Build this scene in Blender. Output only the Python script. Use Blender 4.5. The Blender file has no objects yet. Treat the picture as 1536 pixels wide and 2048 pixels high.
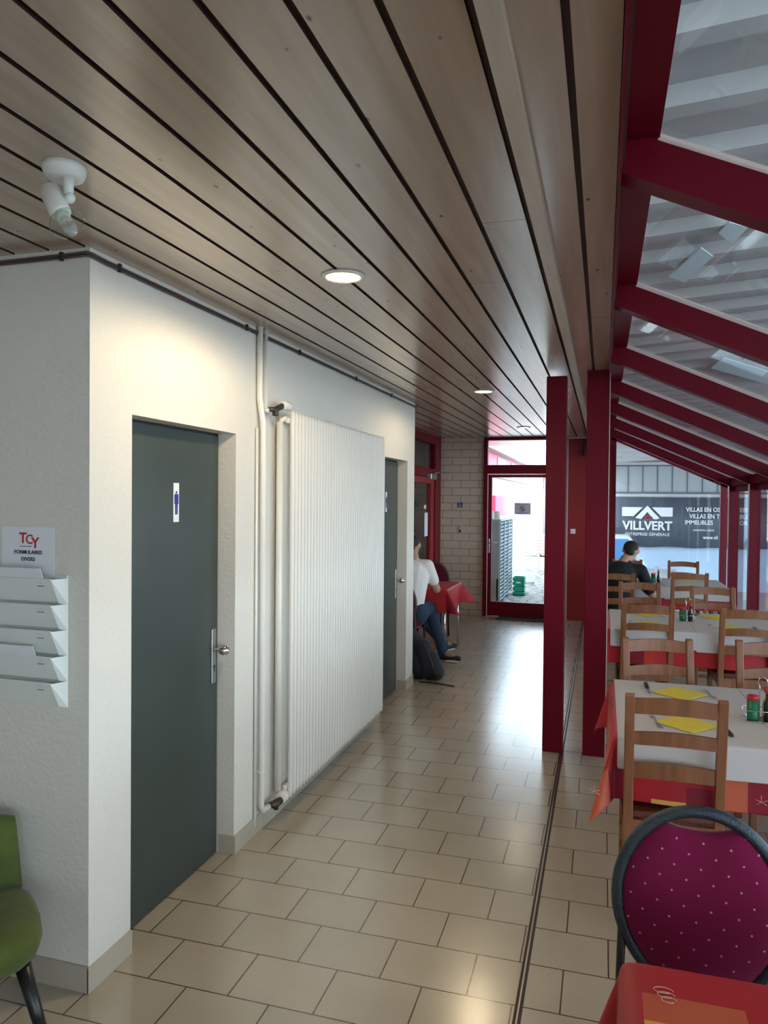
import bpy, bmesh, math, random
from mathutils import Vector, Matrix
random.seed(7)
SC = bpy.context.scene
COL = SC.collection
PI = math.pi
# ------------------------------------------------------------------ camera
def _rot():
    yaw, pit, rol = 0.2871155, 0.0170655, 0.0090999
    return (Matrix.Rotation(yaw, 3, 'Z') @ Matrix.Rotation(PI/2 - pit, 3, 'X') @ Matrix.Rotation(rol, 3, 'Z'))
cd = bpy.data.cameras.new('camera'); cam = bpy.data.objects.new('camera', cd); COL.objects.link(cam)
cd.sensor_fit = 'HORIZONTAL'; cd.sensor_width = 36; cd.lens = 36*1485/1536
cd.clip_start = .02; cd.clip_end = 300
cam.matrix_world = Matrix.Translation((0, 0, 1.7)) @ _rot().to_4x4()
SC.camera = cam
# ------------------------------------------------------------------ view, world, lights
SC.view_settings.view_transform = 'Standard'; SC.view_settings.look = 'None'
SC.view_settings.gamma = 1; SC.view_settings.use_curve_mapping = False
SC.view_settings.exposure = 0.02
W = bpy.data.worlds.new('sky'); SC.world = W; W.use_nodes = True
bg = W.node_tree.nodes['Background']; bg.inputs[0].default_value = (.76, .88, 1.0, 1); bg.inputs[1].default_value = 8.0
def area(name, loc, rot, sx, sy, power, col):
    l = bpy.data.lights.new(name, 'AREA'); l.shape = 'RECTANGLE'; l.size = sx; l.size_y = sy; l.energy = power; l.color = col
    o = bpy.data.objects.new(name, l); COL.objects.link(o); o.location = loc; o.rotation_euler = rot; return o
def sunlight():
    l = bpy.data.lights.new('sun', 'SUN'); l.energy = 6.0; l.angle = .25; l.color = (1, .96, .9)
    o = bpy.data.objects.new('sun', l); COL.objects.link(o)
    d = Vector((-.42, .25, -.87)); o.rotation_euler = d.to_track_quat('-Z', 'Y').to_euler()
sunlight()
area('window_daylight_back', (-1.2, -3.85, 1.6), (PI/2, 0, 0), 3.4, 1.5, 13, (.86, .93, 1))  # fill lamp added indoors, before a closed window recess
area('window_daylight_left', (-5.85, -1.2, 1.6), (PI/2, 0, -PI/2), 3.5, 1.6, 8, (.8, .9, 1))  # added fill lamp too, the left recess is walled up
area('window_daylight_side', (1.46, .2, 1.25), (PI/2, 0, PI/2), 3.6, 1.3, 5, (.86, .93, 1))  # added lamp inside the side glazing, boosts its daylight
# ------------------------------------------------------------------ helpers
class MB:
    def __init__(s): s.bm = bmesh.new()
    def _add(s, vs, fs, mi=0, smooth=False):
        v = [s.bm.verts.new(p) for p in vs]
        for f in fs:
            try:
                q = s.bm.faces.new([v[i] for i in f]); q.material_index = mi; q.smooth = smooth
            except ValueError: pass
        return s
    def box(s, x0, x1, y0, y1, z0, z1, mi=0, bev=0, rot=None, seg=1):
        b = bmesh.new(); bmesh.ops.create_cube(b, size=1)
        for v in b.verts:
            v.co = Vector(((x0+x1)/2 + v.co.x*(x1-x0), (y0+y1)/2 + v.co.y*(y1-y0), (z0+z1)/2 + v.co.z*(z1-z0)))
        if bev: bmesh.ops.bevel(b, geom=list(b.edges), offset=bev, segments=seg, affect='EDGES', profile=.6)
        s._merge(b, rot, mi, bev > 0 and seg > 1); return s
    def _merge(s, b, M, mi, smooth):
        b.verts.index_update()
        vs = [(M @ v.co) if M else v.co.copy() for v in b.verts]
        fs = [[v.index for v in f.verts] for f in b.faces]
        b.free(); s._add(vs, fs, mi, smooth)
    def hexa(s, p, mi=0):   # 8 points: bottom 4 ccw, top 4
        return s._add(p, [(3,2,1,0),(4,5,6,7),(0,1,5,4),(1,2,6,5),(2,3,7,6),(3,0,4,7)], mi)
    def tube(s, pts, r, n=10, mi=0, caps=True, closed=False):
        pts = [Vector(p) for p in pts]; m = len(pts)
        rs = r if isinstance(r, (list, tuple)) else [r]*m
        vs, fs = [], []; up = None
        for i, p in enumerate(pts):
            if closed: t = (pts[(i+1) % m]-pts[i-1])
            else: t = (pts[min(i+1, m-1)]-pts[max(i-1, 0)])
            t.normalize()
            if up is None:
                up = Vector((0, 0, 1)) if abs(t.z) < .9 else Vector((1, 0, 0))
            u = (up - t*up.dot(t)).normalized(); w = t.cross(u); up = u
            for k in range(n):
                a = 2*PI*k/n; vs.append(p + (u*math.cos(a)+w*math.sin(a))*rs[i])
        L = m if closed else m-1
        for i in range(L):
            j = (i+1) % m
            for k in range(n): fs.append((i*n+k, i*n+(k+1) % n, j*n+(k+1) % n, j*n+k))
        if caps and not closed:
            fs.append(tuple(range(n-1, -1, -1))); fs.append(tuple(range((m-1)*n, m*n)))
        return s._add(vs, fs, mi, True)
    def lathe(s, prof, c=(0, 0, 0), n=24, M=None, mi=0):   # prof [(r,z)]
        vs, fs = [], []; c = Vector(c)
        for r, z in prof:
            for k in range(n):
                a = 2*PI*k/n; v = Vector((r*math.cos(a), r*math.sin(a), z)); vs.append(((M @ v) if M else v)+c)
        for i in range(len(prof)-1):
            for k in range(n): fs.append((i*n+k, i*n+(k+1) % n, (i+1)*n+(k+1) % n, (i+1)*n+k))
        fs.append(tuple(range(n-1, -1, -1))); fs.append(tuple(range((len(prof)-1)*n, len(prof)*n)))
        return s._add(vs, fs, mi, True)
    def prism(s, poly, off, mi=0, smooth=False):   # poly 3d points, off vector
        n = len(poly); off = Vector(off)
        vs = [Vector(p) for p in poly]+[Vector(p)+off for p in poly]
        fs = [tuple(range(n-1, -1, -1)), tuple(range(n, 2*n))]+[(i, (i+1) % n, n+(i+1) % n, n+i) for i in range(n)]
        return s._add(vs, fs, mi, smooth)
    def bar(s, a, b, w, h, up=(0, 0, 1), mi=0, bev=0):
        a, b = Vector(a), Vector(b); t = (b-a); L = t.length; t.normalize()
        u = Vector(up); u = (u-t*u.dot(t)).normalized(); sd = t.cross(u)
        M = Matrix((sd, t, u)).transposed().to_4x4(); M.translation = (a+b)/2
        return s.box(-w/2, w/2, -L/2, L/2, -h/2, h/2, mi, bev, M, 2 if bev else 1)
    def build(s, name, mats, parent=None, recalc=True):
        if recalc: bmesh.ops.recalc_face_normals(s.bm, faces=s.bm.faces)
        me = bpy.data.meshes.new(name); s.bm.to_mesh(me); s.bm.free()
        for m in (mats if isinstance(mats, (list, tuple)) else [mats]): me.materials.append(m)
        o = bpy.data.objects.new(name, me); COL.objects.link(o)
        if parent: o.parent = parent
        return o
def tag(o, label, cat, group=None):
    o['label'] = label; o['category'] = cat
    if group: o['group'] = group
    return o
def thing(name, label, cat, loc=(0, 0, 0), rz=0, group=None):
    o = bpy.data.objects.new(name, None); COL.objects.link(o); o.empty_display_size = .1
    o.location = loc; o.rotation_euler = (0, 0, rz); return tag(o, label, cat, group)
def struct(o): o['kind'] = 'structure'; return o
def sroot(name): o = bpy.data.objects.new(name, None); COL.objects.link(o); return struct(o)
def dup(o, loc=None, rz=None, parent=None, label=None, sc=None):
    c = o.copy(); COL.objects.link(c)
    if parent: c.parent = parent
    for k in [x for x in bpy.data.objects if x.parent == o]: dup(k, parent=c)
    if loc is not None: c.location = loc
    if rz is not None: c.rotation_euler = (0, 0, rz)
    if label: c['label'] = label
    if sc: c.scale = sc
    return c
def text(s, name, size, M, mat, parent, depth=.0015, align='CENTER', bold=0.0, sx=1.0):
    c = bpy.data.curves.new(name, 'FONT'); c.body = s; c.size = size; c.align_x = align; c.align_y = 'CENTER'
    c.extrude = depth; c.offset = bold*size; c.resolution_u = 3
    t = bpy.data.objects.new(name, c); COL.objects.link(t)
    bpy.context.view_layer.update()
    me = bpy.data.meshes.new_from_object(t.evaluated_get(bpy.context.evaluated_depsgraph_get()))
    bpy.data.objects.remove(t); me.name = name
    me.transform(M @ Matrix.Diagonal((sx, 1, 1, 1))); me.materials.clear(); me.materials.append(mat)
    o = bpy.data.objects.new(name, me); COL.objects.link(o)
    if parent: o.parent = parent
    return o
def facing(n, up, at):   # matrix: text x right, y up, z = n
    n = Vector(n).normalized(); u = Vector(up); u = (u-n*u.dot(n)).normalized(); r = u.cross(n)
    M = Matrix((r, u, n)).transposed().to_4x4(); M.translation = Vector(at); return M
# ------------------------------------------------------------------ materials
def mat(name, col, rough=.5, metal=0, spec=.5, **k):
    m = bpy.data.materials.new(name); m.use_nodes = True
    p = m.node_tree.nodes['Principled BSDF']
    p.inputs['Base Color'].default_value = (*col, 1); p.inputs['Roughness'].default_value = rough
    p.inputs['Metallic'].default_value = metal; p.inputs['Specular IOR Level'].default_value = spec
    if k.get('coat'): p.inputs['Coat Weight'].default_value = k['coat']; p.inputs['Coat Roughness'].default_value = .1
    if k.get('sheen'): p.inputs['Sheen Weight'].default_value = k['sheen']
    if k.get('trans'): p.inputs['Transmission Weight'].default_value = k['trans']
    if k.get('emit'): p.inputs['Emission Color'].default_value = (*k['emit'][0], 1); p.inputs['Emission Strength'].default_value = k['emit'][1]
    if k.get('noise'):   # (scale, amount of variation, bump)
        sc, am, bu = k['noise']; N = m.node_tree
        tc = N.nodes.new('ShaderNodeTexCoord'); mp = N.nodes.new('ShaderNodeMapping'); mp.inputs['Scale'].default_value = k.get('stretch', (1, 1, 1))
        nz = N.nodes.new('ShaderNodeTexNoise'); nz.inputs['Scale'].default_value = sc; nz.inputs['Detail'].default_value = 5
        N.links.new(tc.outputs['Object'], mp.inputs[0]); N.links.new(mp.outputs[0], nz.inputs[0])
        if am:
            r = N.nodes.new('ShaderNodeValToRGB'); r.color_ramp.elements[0].position = .3; r.color_ramp.elements[1].position = .7
            r.color_ramp.elements[0].color = (*[c*(1-am) for c in col], 1); r.color_ramp.elements[1].color = (*[min(1, c*(1+am)) for c in col], 1)
            N.links.new(nz.outputs[0], r.inputs[0]); N.links.new(r.outputs[0], p.inputs['Base Color'])
        if bu:
            b = N.nodes.new('ShaderNodeBump'); b.inputs['Strength'].default_value = bu; b.inputs['Distance'].default_value = .004
            N.links.new(nz.outputs[0], b.inputs['Height']); N.links.new(b.outputs[0], p.inputs['Normal'])
    return m
def brick_mat(name, c1, c2, cm, w, h, mortar, off, axes='xy', rough=.4, bump=.3, spec=.5, var=0.0):
    m = bpy.data.materials.new(name); m.use_nodes = True; N = m.node_tree; p = N.nodes['Principled BSDF']
    tc = N.nodes.new('ShaderNodeTexCoord'); sp = N.nodes.new('ShaderNodeSeparateXYZ'); cb = N.nodes.new('ShaderNodeCombineXYZ')
    N.links.new(tc.outputs['Object'], sp.inputs[0])
    for i, a in enumerate(axes):
        ad = N.nodes.new('ShaderNodeMath'); ad.operation = 'ADD'; ad.inputs[1].default_value = off[i]
        N.links.new(sp.outputs['xyz'.index(a)], ad.inputs[0]); N.links.new(ad.outputs[0], cb.inputs[i])
    b = N.nodes.new('ShaderNodeTexBrick'); N.links.new(cb.outputs[0], b.inputs['Vector'])
    b.inputs['Color1'].default_value = (*c1, 1); b.inputs['Color2'].default_value = (*c2, 1); b.inputs['Mortar'].default_value = (*cm, 1)
    b.inputs['Scale'].default_value = 1; b.inputs['Mortar Size'].default_value = mortar; b.inputs['Mortar Smooth'].default_value = .15
    b.inputs['Brick Width'].default_value = w; b.inputs['Row Height'].default_value = h
    src = b.outputs['Color']
    if var:
        nz = N.nodes.new('ShaderNodeTexNoise'); nz.inputs['Scale'].default_value = 3.5; nz.inputs['Detail'].default_value = 6
        N.links.new(tc.outputs['Object'], nz.inputs[0])
        mr = N.nodes.new('ShaderNodeMapRange'); mr.inputs[1].default_value = .3; mr.inputs[2].default_value = .7; mr.inputs[3].default_value = 1-var; mr.inputs[4].default_value = 1+var
        N.links.new(nz.outputs[0], mr.inputs[0])
        mx = N.nodes.new('ShaderNodeVectorMath'); mx.operation = 'SCALE'; N.links.new(src, mx.inputs[0]); N.links.new(mr.outputs[0], mx.inputs['Scale']); src = mx.outputs[0]
    N.links.new(src, p.inputs['Base Color'])
    p.inputs['Roughness'].default_value = rough; p.inputs['Specular IOR Level'].default_value = spec
    if spec > .9: p.inputs['Coat Weight'].default_value = .5; p.inputs['Coat Roughness'].default_value = .19
    bu = N.nodes.new('ShaderNodeBump'); bu.invert = True; bu.inputs['Strength'].default_value = bump; bu.inputs['Distance'].default_value = .004
    N.links.new(b.outputs['Fac'], bu.inputs['Height']); N.links.new(bu.outputs[0], p.inputs['Normal'])
    return m
def wood_ceiling():
    m = bpy.data.materials.new('whitewashed_pine'); m.use_nodes = True; N = m.node_tree; p = N.nodes['Principled BSDF']
    tc = N.nodes.new('ShaderNodeTexCoord'); mp = N.nodes.new('ShaderNodeMapping'); mp.inputs['Scale'].default_value = (7, .5, 1)
    N.links.new(tc.outputs['Object'], mp.inputs[0])
    nz = N.nodes.new('ShaderNodeTexNoise'); nz.inputs['Scale'].default_value = 3; nz.inputs['Detail'].default_value = 8; nz.inputs['Distortion'].default_value = .6
    N.links.new(mp.outputs[0], nz.inputs[0])
    r = N.nodes.new('ShaderNodeValToRGB'); e = r.color_ramp.elements
    e[0].position = .25; e[0].color = (.385, .28, .20, 1); e[1].position = .75; e[1].color = (.50, .38, .28, 1)
    N.links.new(nz.outputs[0], r.inputs[0])
    # knots
    mp2 = N.nodes.new('ShaderNodeMapping'); mp2.inputs['Scale'].default_value = (5.5, 3.2, 1); N.links.new(tc.outputs['Object'], mp2.inputs[0])
    vo = N.nodes.new('ShaderNodeTexVoronoi'); vo.inputs['Scale'].default_value = 2.3; N.links.new(mp2.outputs[0], vo.inputs[0])
    kr = N.nodes.new('ShaderNodeValToRGB'); kr.color_ramp.elements[0].position = .04; kr.color_ramp.elements[0].color = (.22, .16, .13, 1)
    kr.color_ramp.elements[1].position = .085; kr.color_ramp.elements[1].color = (1, 1, 1, 1)
    N.links.new(vo.outputs['Distance'], kr.inputs[0])
    mx = N.nodes.new('ShaderNodeVectorMath'); mx.operation = 'MULTIPLY'; N.links.new(r.outputs[0], mx.inputs[0]); N.links.new(kr.outputs[0], mx.inputs[1])
    N.links.new(mx.outputs[0], p.inputs['Base Color'])
    p.inputs['Roughness'].default_value = .24; p.inputs['Specular IOR Level'].default_value = .8; p.inputs['Coat Weight'].default_value = .5; p.inputs['Coat Roughness'].default_value = .2
    b = N.nodes.new('ShaderNodeBump'); b.inputs['Strength'].default_value = .22; b.inputs['Distance'].default_value = .004
    nz2 = N.nodes.new('ShaderNodeTexNoise'); nz2.inputs['Scale'].default_value = 2.2; nz2.inputs['Detail'].default_value = 4; N.links.new(mp.outputs[0], nz2.inputs[0])
    N.links.new(nz2.outputs[0], b.inputs['Height']); N.links.new(b.outputs[0], p.inputs['Normal'])
    return m
def glass_mat(name='window_glass', tint=(.93, .97, .97), refl=1.0):
    m = bpy.data.materials.new(name); m.use_nodes = True; N = m.node_tree; N.nodes.clear()
    o = N.nodes.new('ShaderNodeOutputMaterial'); mix = N.nodes.new('ShaderNodeMixShader'); t = N.nodes.new('ShaderNodeBsdfTransparent'); g = N.nodes.new('ShaderNodeBsdfGlossy')
    t.inputs[0].default_value = (*tint, 1); g.inputs['Roughness'].default_value = .02
    f = N.nodes.new('ShaderNodeFresnel'); ge = N.nodes.new('ShaderNodeNewGeometry'); mr = N.nodes.new('ShaderNodeMapRange')
    mr.inputs[3].default_value = 1.45; mr.inputs[4].default_value = 1/1.45; N.links.new(ge.outputs['Backfacing'], mr.inputs[0]); N.links.new(mr.outputs[0], f.inputs[0])   # same reflectance on both faces of a thin pane
    ml = N.nodes.new('ShaderNodeMath'); ml.operation = 'MULTIPLY'; ml.inputs[1].default_value = refl
    N.links.new(f.outputs[0], ml.inputs[0]); N.links.new(ml.outputs[0], mix.inputs[0]); N.links.new(t.outputs[0], mix.inputs[1]); N.links.new(g.outputs[0], mix.inputs[2]); N.links.new(mix.outputs[0], o.inputs[0])
    return m
def cloth_mat(name, rects):
    """printed tablecloth: overlapping rectangular patches of crimson, orange and yellow on red (cloth coordinates)"""
    m = bpy.data.materials.new(name); m.use_nodes = True; N = m.node_tree; p = N.nodes['Principled BSDF']
    uv = N.nodes.new('ShaderNodeUVMap'); uv.uv_map = 'UVMap'; sp = N.nodes.new('ShaderNodeSeparateXYZ'); N.links.new(uv.outputs[0], sp.inputs[0])
    def op(o, a, b):
        n = N.nodes.new('ShaderNodeMath'); n.operation = o
        for i, v in enumerate((a, b)):
            if isinstance(v, (int, float)): n.inputs[i].default_value = v
            else: N.links.new(v, n.inputs[i])
        return n.outputs[0]
    X, Y = sp.outputs[0], sp.outputs[1]; cur = None
    for x0, x1, y0, y1, c in rects:
        k = op('MULTIPLY', op('MULTIPLY', op('GREATER_THAN', X, x0), op('LESS_THAN', X, x1)), op('MULTIPLY', op('GREATER_THAN', Y, y0), op('LESS_THAN', Y, y1)))
        mx = N.nodes.new('ShaderNodeMix'); mx.data_type = 'RGBA'; N.links.new(k, mx.inputs[0])
        if cur is None: mx.inputs[6].default_value = (.46, .014, .022, 1)
        else: N.links.new(cur, mx.inputs[6])
        mx.inputs[7].default_value = (*CL[c], 1); cur = mx.outputs[2]
    N.links.new(cur, p.inputs['Base Color']); p.inputs['Roughness'].default_value = .5; p.inputs['Specular IOR Level'].default_value = .4
    return m
def translucent_paper():
    m = bpy.data.materials.new('backlit_paper'); m.use_nodes = True; N = m.node_tree; N.nodes.clear()
    o = N.nodes.new('ShaderNodeOutputMaterial'); x = N.nodes.new('ShaderNodeMixShader'); d = N.nodes.new('ShaderNodeBsdfDiffuse'); t = N.nodes.new('ShaderNodeBsdfTranslucent')
    d.inputs[0].default_value = (.78, .76, .82, 1); t.inputs[0].default_value = (.55, .50, .66, 1); x.inputs[0].default_value = .35
    N.links.new(d.outputs[0], x.inputs[1]); N.links.new(t.outputs[0], x.inputs[2]); N.links.new(x.outputs[0], o.inputs[0]); return m
CL = dict(r=(.46, .014, .022), c=(.27, .006, .022), o=(.58, .11, .05), y=(.80, .43, .09), d=(.56, .03, .02))
def patches(seed, x0, x1, y0, y1):
    rn = random.Random(seed); out = []
    for i in range(9):
        x = rn.uniform(x0, x1); y = rn.choice([y0, y1, rn.uniform(y0, y1)]); w = rn.uniform(.10, .2); h = rn.uniform(.08, .16)
        out.append((x-w/2, x+w/2, y-h, y+h, 'crocdy'[i % 6]))
    return out
def dots_mat():
    m = bpy.data.materials.new('burgundy_dotted_fabric'); m.use_nodes = True; N = m.node_tree; p = N.nodes['Principled BSDF']
    tc = N.nodes.new('ShaderNodeTexCoord'); mp = N.nodes.new('ShaderNodeMapping'); mp.inputs['Rotation'].default_value = (0, math.radians(40), 0); mp.inputs['Scale'].default_value = (21.7, 1, 21.7)
    N.links.new(tc.outputs['Object'], mp.inputs[0])
    sp = N.nodes.new('ShaderNodeSeparateXYZ'); N.links.new(mp.outputs[0], sp.inputs[0])
    def fr(i):
        a = N.nodes.new('ShaderNodeMath'); a.operation = 'FRACT'; N.links.new(sp.outputs[i], a.inputs[0])
        c = N.nodes.new('ShaderNodeMath'); c.operation = 'SUBTRACT'; c.inputs[1].default_value = .5; N.links.new(a.outputs[0], c.inputs[0]); return c
    a, c = fr(0), fr(2); cb = N.nodes.new('ShaderNodeCombineXYZ'); N.links.new(a.outputs[0], cb.inputs[0]); N.links.new(c.outputs[0], cb.inputs[1])
    ln = N.nodes.new('ShaderNodeVectorMath'); ln.operation = 'LENGTH'; N.links.new(cb.outputs[0], ln.inputs[0])
    r = N.nodes.new('ShaderNodeValToRGB'); e = r.color_ramp.elements; e[0].position = .045; e[0].color = (.62, .38, .42, 1); e[1].position = .07; e[1].color = (.21, .009, .055, 1)
    N.links.new(ln.outputs['Value'], r.inputs[0]); N.links.new(r.outputs[0], p.inputs['Base Color'])
    p.inputs['Roughness'].default_value = .9; p.inputs['Specular IOR Level'].default_value = .15; p.inputs['Sheen Weight'].default_value = .15
    return m
def stones_mat():
    m = bpy.data.materials.new('cobbles'); m.use_nodes = True; N = m.node_tree; p = N.nodes['Principled BSDF']
    tc = N.nodes.new('ShaderNodeTexCoord'); v = N.nodes.new('ShaderNodeTexVoronoi'); v.inputs['Scale'].default_value = 5; v.feature = 'DISTANCE_TO_EDGE'; N.links.new(tc.outputs['Object'], v.inputs[0])
    r = N.nodes.new('ShaderNodeValToRGB'); e = r.color_ramp.elements; e[0].color = (.07, .075, .065, 1); e[1].position = .12; e[1].color = (.36, .37, .35, 1)
    N.links.new(v.outputs[0], r.inputs[0]); N.links.new(r.outputs[0], p.inputs['Base Color'])
    b = N.nodes.new('ShaderNodeBump'); b.inputs['Distance'].default_value = .04; N.links.new(v.outputs[0], b.inputs['Height']); N.links.new(b.outputs[0], p.inputs['Normal'])
    p.inputs['Roughness'].default_value = .8
    return m
M = dict(
    plaster=mat('white_roughcast_plaster', (.69, .65, .58), .85, spec=.2, noise=(55, .015, .7)),
    tile=brick_mat('beige_floor_tiles', (.445, .385, .30), (.475, .41, .32), (.07, .045, .035), .3125, .2425, .0028, (1.522+.3125*20, -2.4995+.2425*40), rough=.23, spec=.95, var=.05, bump=.5),
    wood_c=wood_ceiling(),
    batten=mat('pale_batten', (.55, .47, .38), .45, noise=(5, .1, .2), stretch=(8, .6, 8)),
    groove=mat('groove_brown', (.05, .025, .018), .6),
    red=mat('red_gloss_paint', (.14, .0015, .012), .4, spec=.18),
    redm=mat('matt_red_paint', (.14, .0015, .012), .85, spec=.05),
    redin=mat('bright_red_paint', (.26, .005, .010), .5),
    seal=mat('pale_glazing_seal', (.62, .48, .45), .6),
    black=mat('black', (.012, .012, .013), .5),
    rubber=mat('black_rubber', (.03, .03, .03), .8),
    glass=glass_mat(), dglass=glass_mat('dark_glass', (.86, .9, .9)),
    door=mat('dark_green_grey_door', (.042, .054, .047), .35, spec=.4, noise=(3, .1, 0)),
    steel=mat('brushed_steel', (.42, .42, .4), .35, 1), chrome=mat('chrome', (.75, .75, .74), .12, 1),
    white=mat('white_enamel', (.78, .75, .69), .4), whitep=mat('white_plastic', (.74, .75, .70), .45),
    paper=mat('paper', (.74, .74, .76), .85, spec=.1), ink=mat('ink', (.03, .03, .035), .8), redink=mat('red_ink', (.45, .02, .03), .8),
    blue=mat('sign_blue', (.01, .02, .22), .5),
    skirt=mat('grey_beige_skirting_tile', (.44, .385, .31), .4, noise=(4, .06, 0)),
    copper=mat('brown_cable', (.07, .045, .045), .6), valve=mat('tarnished_brass', (.09, .07, .055), .45, .8),
    brick=brick_mat('painted_block_wall', (.54, .43, .34), (.58, .465, .365), (.30, .23, .18), .27, .1128, .006, (5.0, 5.0), 'xz', rough=.6, bump=.5, var=.04),
    obrick=brick_mat('pale_block_wall', (.46, .40, .38), (.50, .44, .41), (.30, .22, .20), .6, .15, .01, (50, 5), 'yz', rough=.8, bump=.3),
    pine=mat('honey_pine', (.27, .105, .046), .38, noise=(4, .22, .08), stretch=(9, 9, 1)),
    pined=mat('seat_brown', (.13, .035, .02), .4, noise=(4, .2, .1), stretch=(6, 1, 1)),
    dark_wood=mat('dark_table_wood', (.06, .022, .014), .5),
    tpaper=mat('white_table_paper', (.64, .60, .59), .9, spec=.1, noise=(2.5, .02, .35)),
    napkin=mat('yellow_napkin', (.84, .65, .10), .9, spec=.1, noise=(40, .04, .2)),
    dots=dots_mat(), rim=mat('dark_blue_grey_hammered_rim', (.05, .07, .085), .34, .55, noise=(260, .3, .6)),
    burg=mat('burgundy_fabric', (.10, .008, .02), .9, spec=.1), rimb=mat('brown_rim', (.06, .035, .03), .5),
    green=mat('green_velvet', (.062, .082, .008), .85, sheen=.1, noise=(9, .25, .3)), leg=mat('black_lacquer', (.008, .009, .01), .35),
    skin=mat('skin', (.48, .27, .19), .6), skin2=mat('skin_tan', (.40, .215, .15), .6), hair=mat('dark_hair', (.015, .011, .010), .75, noise=(90, .4, .5)),
    tee=mat('white_tee', (.72, .70, .70), .9, noise=(12, .02, .6)), teeb=mat('black_tee', (.010, .011, .016), .9, noise=(12, .1, .5)),
    jeans=mat('dark_blue_jeans', (.022, .045, .085), .9, noise=(60, .2, .3)), belt=mat('dark_belt', (.03, .015, .012), .5),
    pack=mat('black_nylon', (.009, .012, .022), .6, noise=(14, .3, .6)),
    deck=mat('grey_roof_sheet', (.50, .50, .50), .6, noise=(2, .08, .15)),
    decks=mat('roof_sheet_shadow', (.25, .24, .235), .6),
    hall=mat('grey_white_hall_cladding', (.36, .39, .40), .6), halld=mat('seam_grey', (.12, .13, .14), .6),
    pale=mat('pale_blue_white_wall', (.44, .58, .74), .7), banner=mat('slate_banner', (.085, .105, .135), .55, noise=(2, .1, .8)),
    btext=mat('banner_white', (.75, .77, .78), .6), gravel=stones_mat(), asphalt=mat('asphalt', (.42, .44, .46), .9, noise=(20, .1, .2)),
    carp=mat('white_car_paint', (.7, .76, .82), .25, coat=.5), carg=mat('car_glass', (.10, .28, .55), .08, spec=.8),
    metalg=mat('galvanised_slats', (.52, .62, .68), .4, .3), metalp=mat('grey_metal_panel', (.42, .42, .43), .6),
    crate=mat('green_crate', (.01, .33, .2), .5), pinkb=brick_mat('pink_block_stack', (.72, .38, .38), (.75, .45, .45), (.5, .3, .3), .2, .1, .01, (50, 5), 'xz'),
    pinkp=mat('pink_red_paint', (.75, .06, .14), .5), lamp=mat('lamp_diffuser', (1, .9, .7), .5, emit=((1, .82, .50), 22)),
    lampc=mat('cool_lamp_diffuser', (1, .97, .92), .5, emit=((1, .93, .84), 6)),
    bulb=mat('clear_glass', (.95, 1, .97), .03, trans=.9), ring=glass_mat('thin_glass', (.8, .9, .85), 3),
    jarg=mat('green_label', (.010, .15, .065), .4), lidr=mat('red_lid', (.55, .02, .04), .4), oil=mat('dark_vinegar', (.02, .025, .012), .15),
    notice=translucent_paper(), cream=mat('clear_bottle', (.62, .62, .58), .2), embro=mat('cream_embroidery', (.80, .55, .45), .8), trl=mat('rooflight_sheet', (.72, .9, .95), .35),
    mat_=mat('doormat', (.035, .035, .04), .95, noise=(80, .4, .5)),
)
# ------------------------------------------------------------------ the room
def zc(y): return 2.54+.0088*(y-2.1)      # the ceiling rises very slightly towards the far end
XW = -1.67; YF = 10.9; XG = 1.51
mb = MB(); mb.box(-6, 1.72, -4, 10.98, -.1, 0); struct(mb.build('floor', M['tile']))
# ceiling planks
mb = MB(); xs = [-.2265-.1455*k for k in range(42)]
def plank(x0, x1, y0, y1, dz=0):
    g = .0078
    mb.hexa([(x0+g, y0, zc(y0)-dz), (x1-g, y0, zc(y0)-dz), (x1-g, y1, zc(y1)-dz), (x0+g, y1, zc(y1)-dz)]+[(x0+g, y0, zc(y0)+.02), (x1-g, y0, zc(y0)+.02), (x1-g, y1, zc(y1)+.02), (x0+g, y1, zc(y1)+.02)])
    mb.bm.faces.ensure_lookup_table()
    for f in list(mb.bm.faces)[-4:]: f.material_index = 1
for i in range(40):
    cuts = [-4, random.uniform(-1, 0), random.uniform(5.5, 9)+0, 10.9]
    if i == 0: cuts = [-4, 2.262, 6.9, 10.9]
    if i == 1: cuts = [-4, 2.9, 7.8, 10.9]
    for a, b in zip(cuts, cuts[1:]): plank(xs[i+1], xs[i], a, b-.002)
plank(-.225, -.073, -4, 10.9); plank(-.073, .030, -4, 3.6); plank(-.073, .030, 3.603, 10.9)
struct(mb.build('ceiling', [M['wood_c'], M['groove']]))
mb = MB(); mb.hexa([(-6, -4, zc(-4)+.012), (.04, -4, zc(-4)+.012), (.04, 10.9, zc(10.9)+.012), (-6, 10.9, zc(10.9)+.012), (-6, -4, 2.95), (.04, -4, 2.95), (.04, 10.9, 2.95), (-6, 10.9, 2.95)])
struct(mb.build('trim_1', M['groove']))
mb = MB(); mb.hexa([(-.2125, -4, zc(-4)-.028), (-.170, -4, zc(-4)-.028), (-.170, 10.88, zc(10.88)-.028), (-.2125, 10.88, zc(10.88)-.028), (-.2125, -4, zc(-4)+.002), (-.170, -4, zc(-4)+.002), (-.170, 10.88, zc(10.88)+.002), (-.2125, 10.88, zc(10.88)+.002)])
struct(mb.build('trim_2', M['batten']))
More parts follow.
